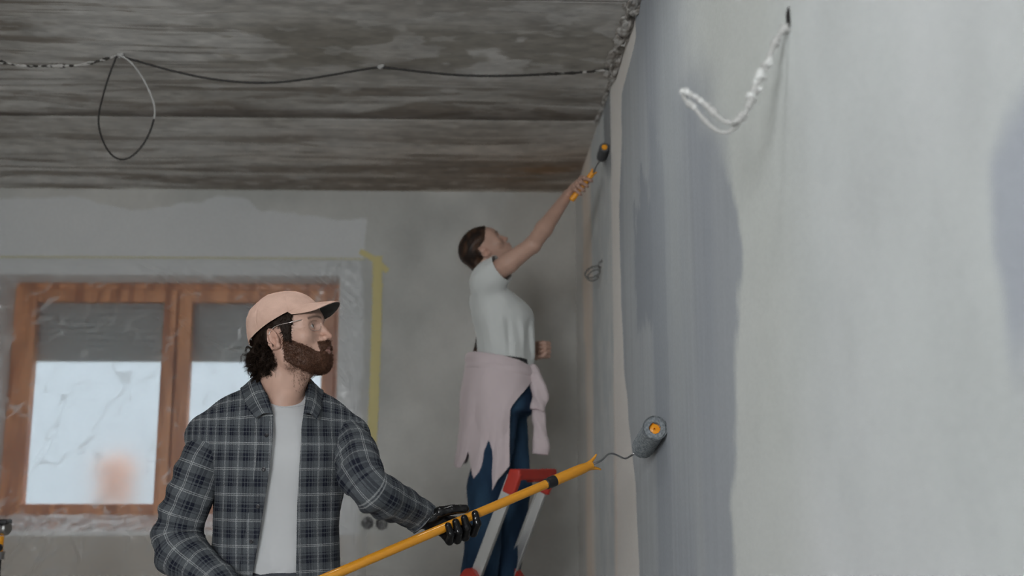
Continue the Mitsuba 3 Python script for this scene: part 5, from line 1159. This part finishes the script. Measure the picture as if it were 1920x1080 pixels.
strip([[-3.1, 5.9935, 2.480], [-2.4, 5.9935, 2.483], [-1.6, 5.9935, 2.484], [-.66, 5.9935, 2.482]], .013, 7, label='thin horizontal strip of yellow masking tape along the top of the plastic', n=90, bs='m_faded_tape')

# ---------------------------------------------------------------- at the left edge: head of a tripod
t0 = np.array([-1.887, 4.40, 1.085])
tp = lambda *q: t0 + np.asarray(q, float)
put('tripod__top_plate', placed(rbox(-.075, .018, -.03, .03, -.010, .010, .005), np.eye(3), tp(0, 0, 0)), 'm_black_plastic', smooth=30, label='black top plate')
put('tripod__clamp', lathe([(0, -.02), (.024, -.02), (.027, -.016), (.027, .010), (.022, .016), (0, .016)], 32, tp(.002, 0, -.026), [.95, -.3, 0]), 'm_steel', smooth=35, label='bright metal clamp')
put('tripod__column', lathe([(0, 0), (.016, 0), (.016, .06), (0, .06)], 28, tp(-.015, 0, -.115), [0, 0, 1]), 'm_orange', smooth=35)
put('tripod__knob', lathe([(0, 0), (.012, 0), (.015, .004), (.015, .02), (.012, .025), (0, .025)], 24, tp(-.014, -.02, -.098), [.7, -.7, 0]), 'm_black_plastic', smooth=35)
put('tripod__collar', lathe([(.017, 0), (.024, 0), (.024, .03), (.017, .03)], 28, tp(-.015, 0, -.145), [0, 0, 1]), 'm_steel', smooth=35)
put('tripod__column_001', lathe([(0, 0), (.013, 0), (.013, .60), (0, .60)], 24, tp(-.015, 0, -.70), [0, 0, 1]), 'm_black_plastic', smooth=35)
for k, a in enumerate((80, 200, 320)):
    a = math.radians(a); put('tripod__leg', tube(np.array([tp(-.015, 0, -.20), tp(-.015 + .40 * math.cos(a), .40 * math.sin(a), -1.083)]), .012, 10), 'm_black_plastic', smooth=True)
tag('tripod', 'black and metal tripod head at the left edge below the window', 'tripod')

# ---------------------------------------------------------------- outside the window
pot = np.array([-2.95, 8.9, -.25])
put('flower_pot__pot', lathe([(0, 0), (.16, 0), (.22, .45), (.24, .47), (.24, .5), (.20, .5), (.19, .46), (0, .46)], 32, pot + [0, 0, .55], [0, 0, 1]), 'm_pot', smooth=35)
fl_ = cat(*[chunk(pot + [0, 0, 1.47] + np.clip(np.random.default_rng(k).normal(size=3), -1.6, 1.6) * [.058, .06, .10], np.random.default_rng(k + 50).uniform(.03, .05, 3), k) for k in range(90)])
put('flower_pot__blossoms', fl_, 'm_peach', smooth=True, label='peach coloured blossoms', kind='stuff')
put('flower_pot__plinth', rbox(pot[0] - .25, pot[0] + .25, pot[1] - .25, pot[1] + .25, -.25, .30, .01), 'm_pot', smooth=30)
tag('flower_pot', 'blurred pot of peach coloured blossoms outside the window', 'flower pot')

# ---------------------------------------------------------------- the soft light that works the room (outside the frame)
R_ = frame(LAMP_TO - LAMP_AT); q_ = LAMP_SIZE
def lw(*p): return R_ @ np.asarray(p, float) + LAMP_AT
put('softbox_lamp__diffuser', grid_mesh(np.array([[lw(-q_ / 2, -q_ / 2, 0), lw(-q_ / 2, q_ / 2, 0)], [lw(q_ / 2, -q_ / 2, 0), lw(q_ / 2, q_ / 2, 0)]])), 'm_white_paint')
scene['softbox_lamp__diffuser']['emitter'] = dict(type='area', radiance=rgb(*LAMP_POWER))
hood = manifold3d.Manifold.batch_hull([manifold3d.Manifold.cube([q_ + .02, q_ + .02, .02], True).translate([0, 0, -.02]), manifold3d.Manifold.cylinder(.05, .08, .08, 24).translate([0, 0, -.38])])
put('softbox_lamp__hood', placed(hood, R_, LAMP_AT), 'm_black_plastic', smooth=20)
base_ = lw(0, 0, -.36); put('softbox_lamp__stand', tube(np.array([base_, [base_[0], base_[1], .25], [base_[0], base_[1], .02]]), .016, 12, hint=(1, 0, 0)), 'm_black_plastic', smooth=True)
for k in range(3):
    a = math.radians(120 * k + 20); put('softbox_lamp__leg', tube(np.array([[base_[0], base_[1], .55], [base_[0] + .45 * math.cos(a), base_[1] + .45 * math.sin(a), .012]]), .011, 10, hint=(1, 0, 0)), 'm_black_plastic', smooth=True)
tag('softbox_lamp', 'square softbox lamp on a black stand beside the camera', 'lamp')
# two flat lamps under the ceiling, above the frame
for i, (px_, py_, pz_, ex, ey) in enumerate(PANELS):
    k = 'ceiling_lamp' if not i else f'ceiling_lamp_{i:03d}'
    put(k + '__diffuser', grid_mesh(np.array([[[px_ - ex, py_ - ey, pz_ - .001], [px_ + ex, py_ - ey, pz_ - .001]], [[px_ - ex, py_ + ey, pz_ - .001], [px_ + ex, py_ + ey, pz_ - .001]]])), 'm_white_paint')
    scene[k + '__diffuser']['emitter'] = dict(type='area', radiance=rgb(*PANEL_POWER))
    put(k + '__housing', rbox(px_ - ex - .02, px_ + ex + .02, py_ - ey - .02, py_ + ey + .02, pz_, H, .004), 'm_white_paint', smooth=30)
    tag(k, ('flat square lamp under the ceiling nearest the camera', 'long flat lamp under the ceiling above the man and his pole')[i], 'lamp')
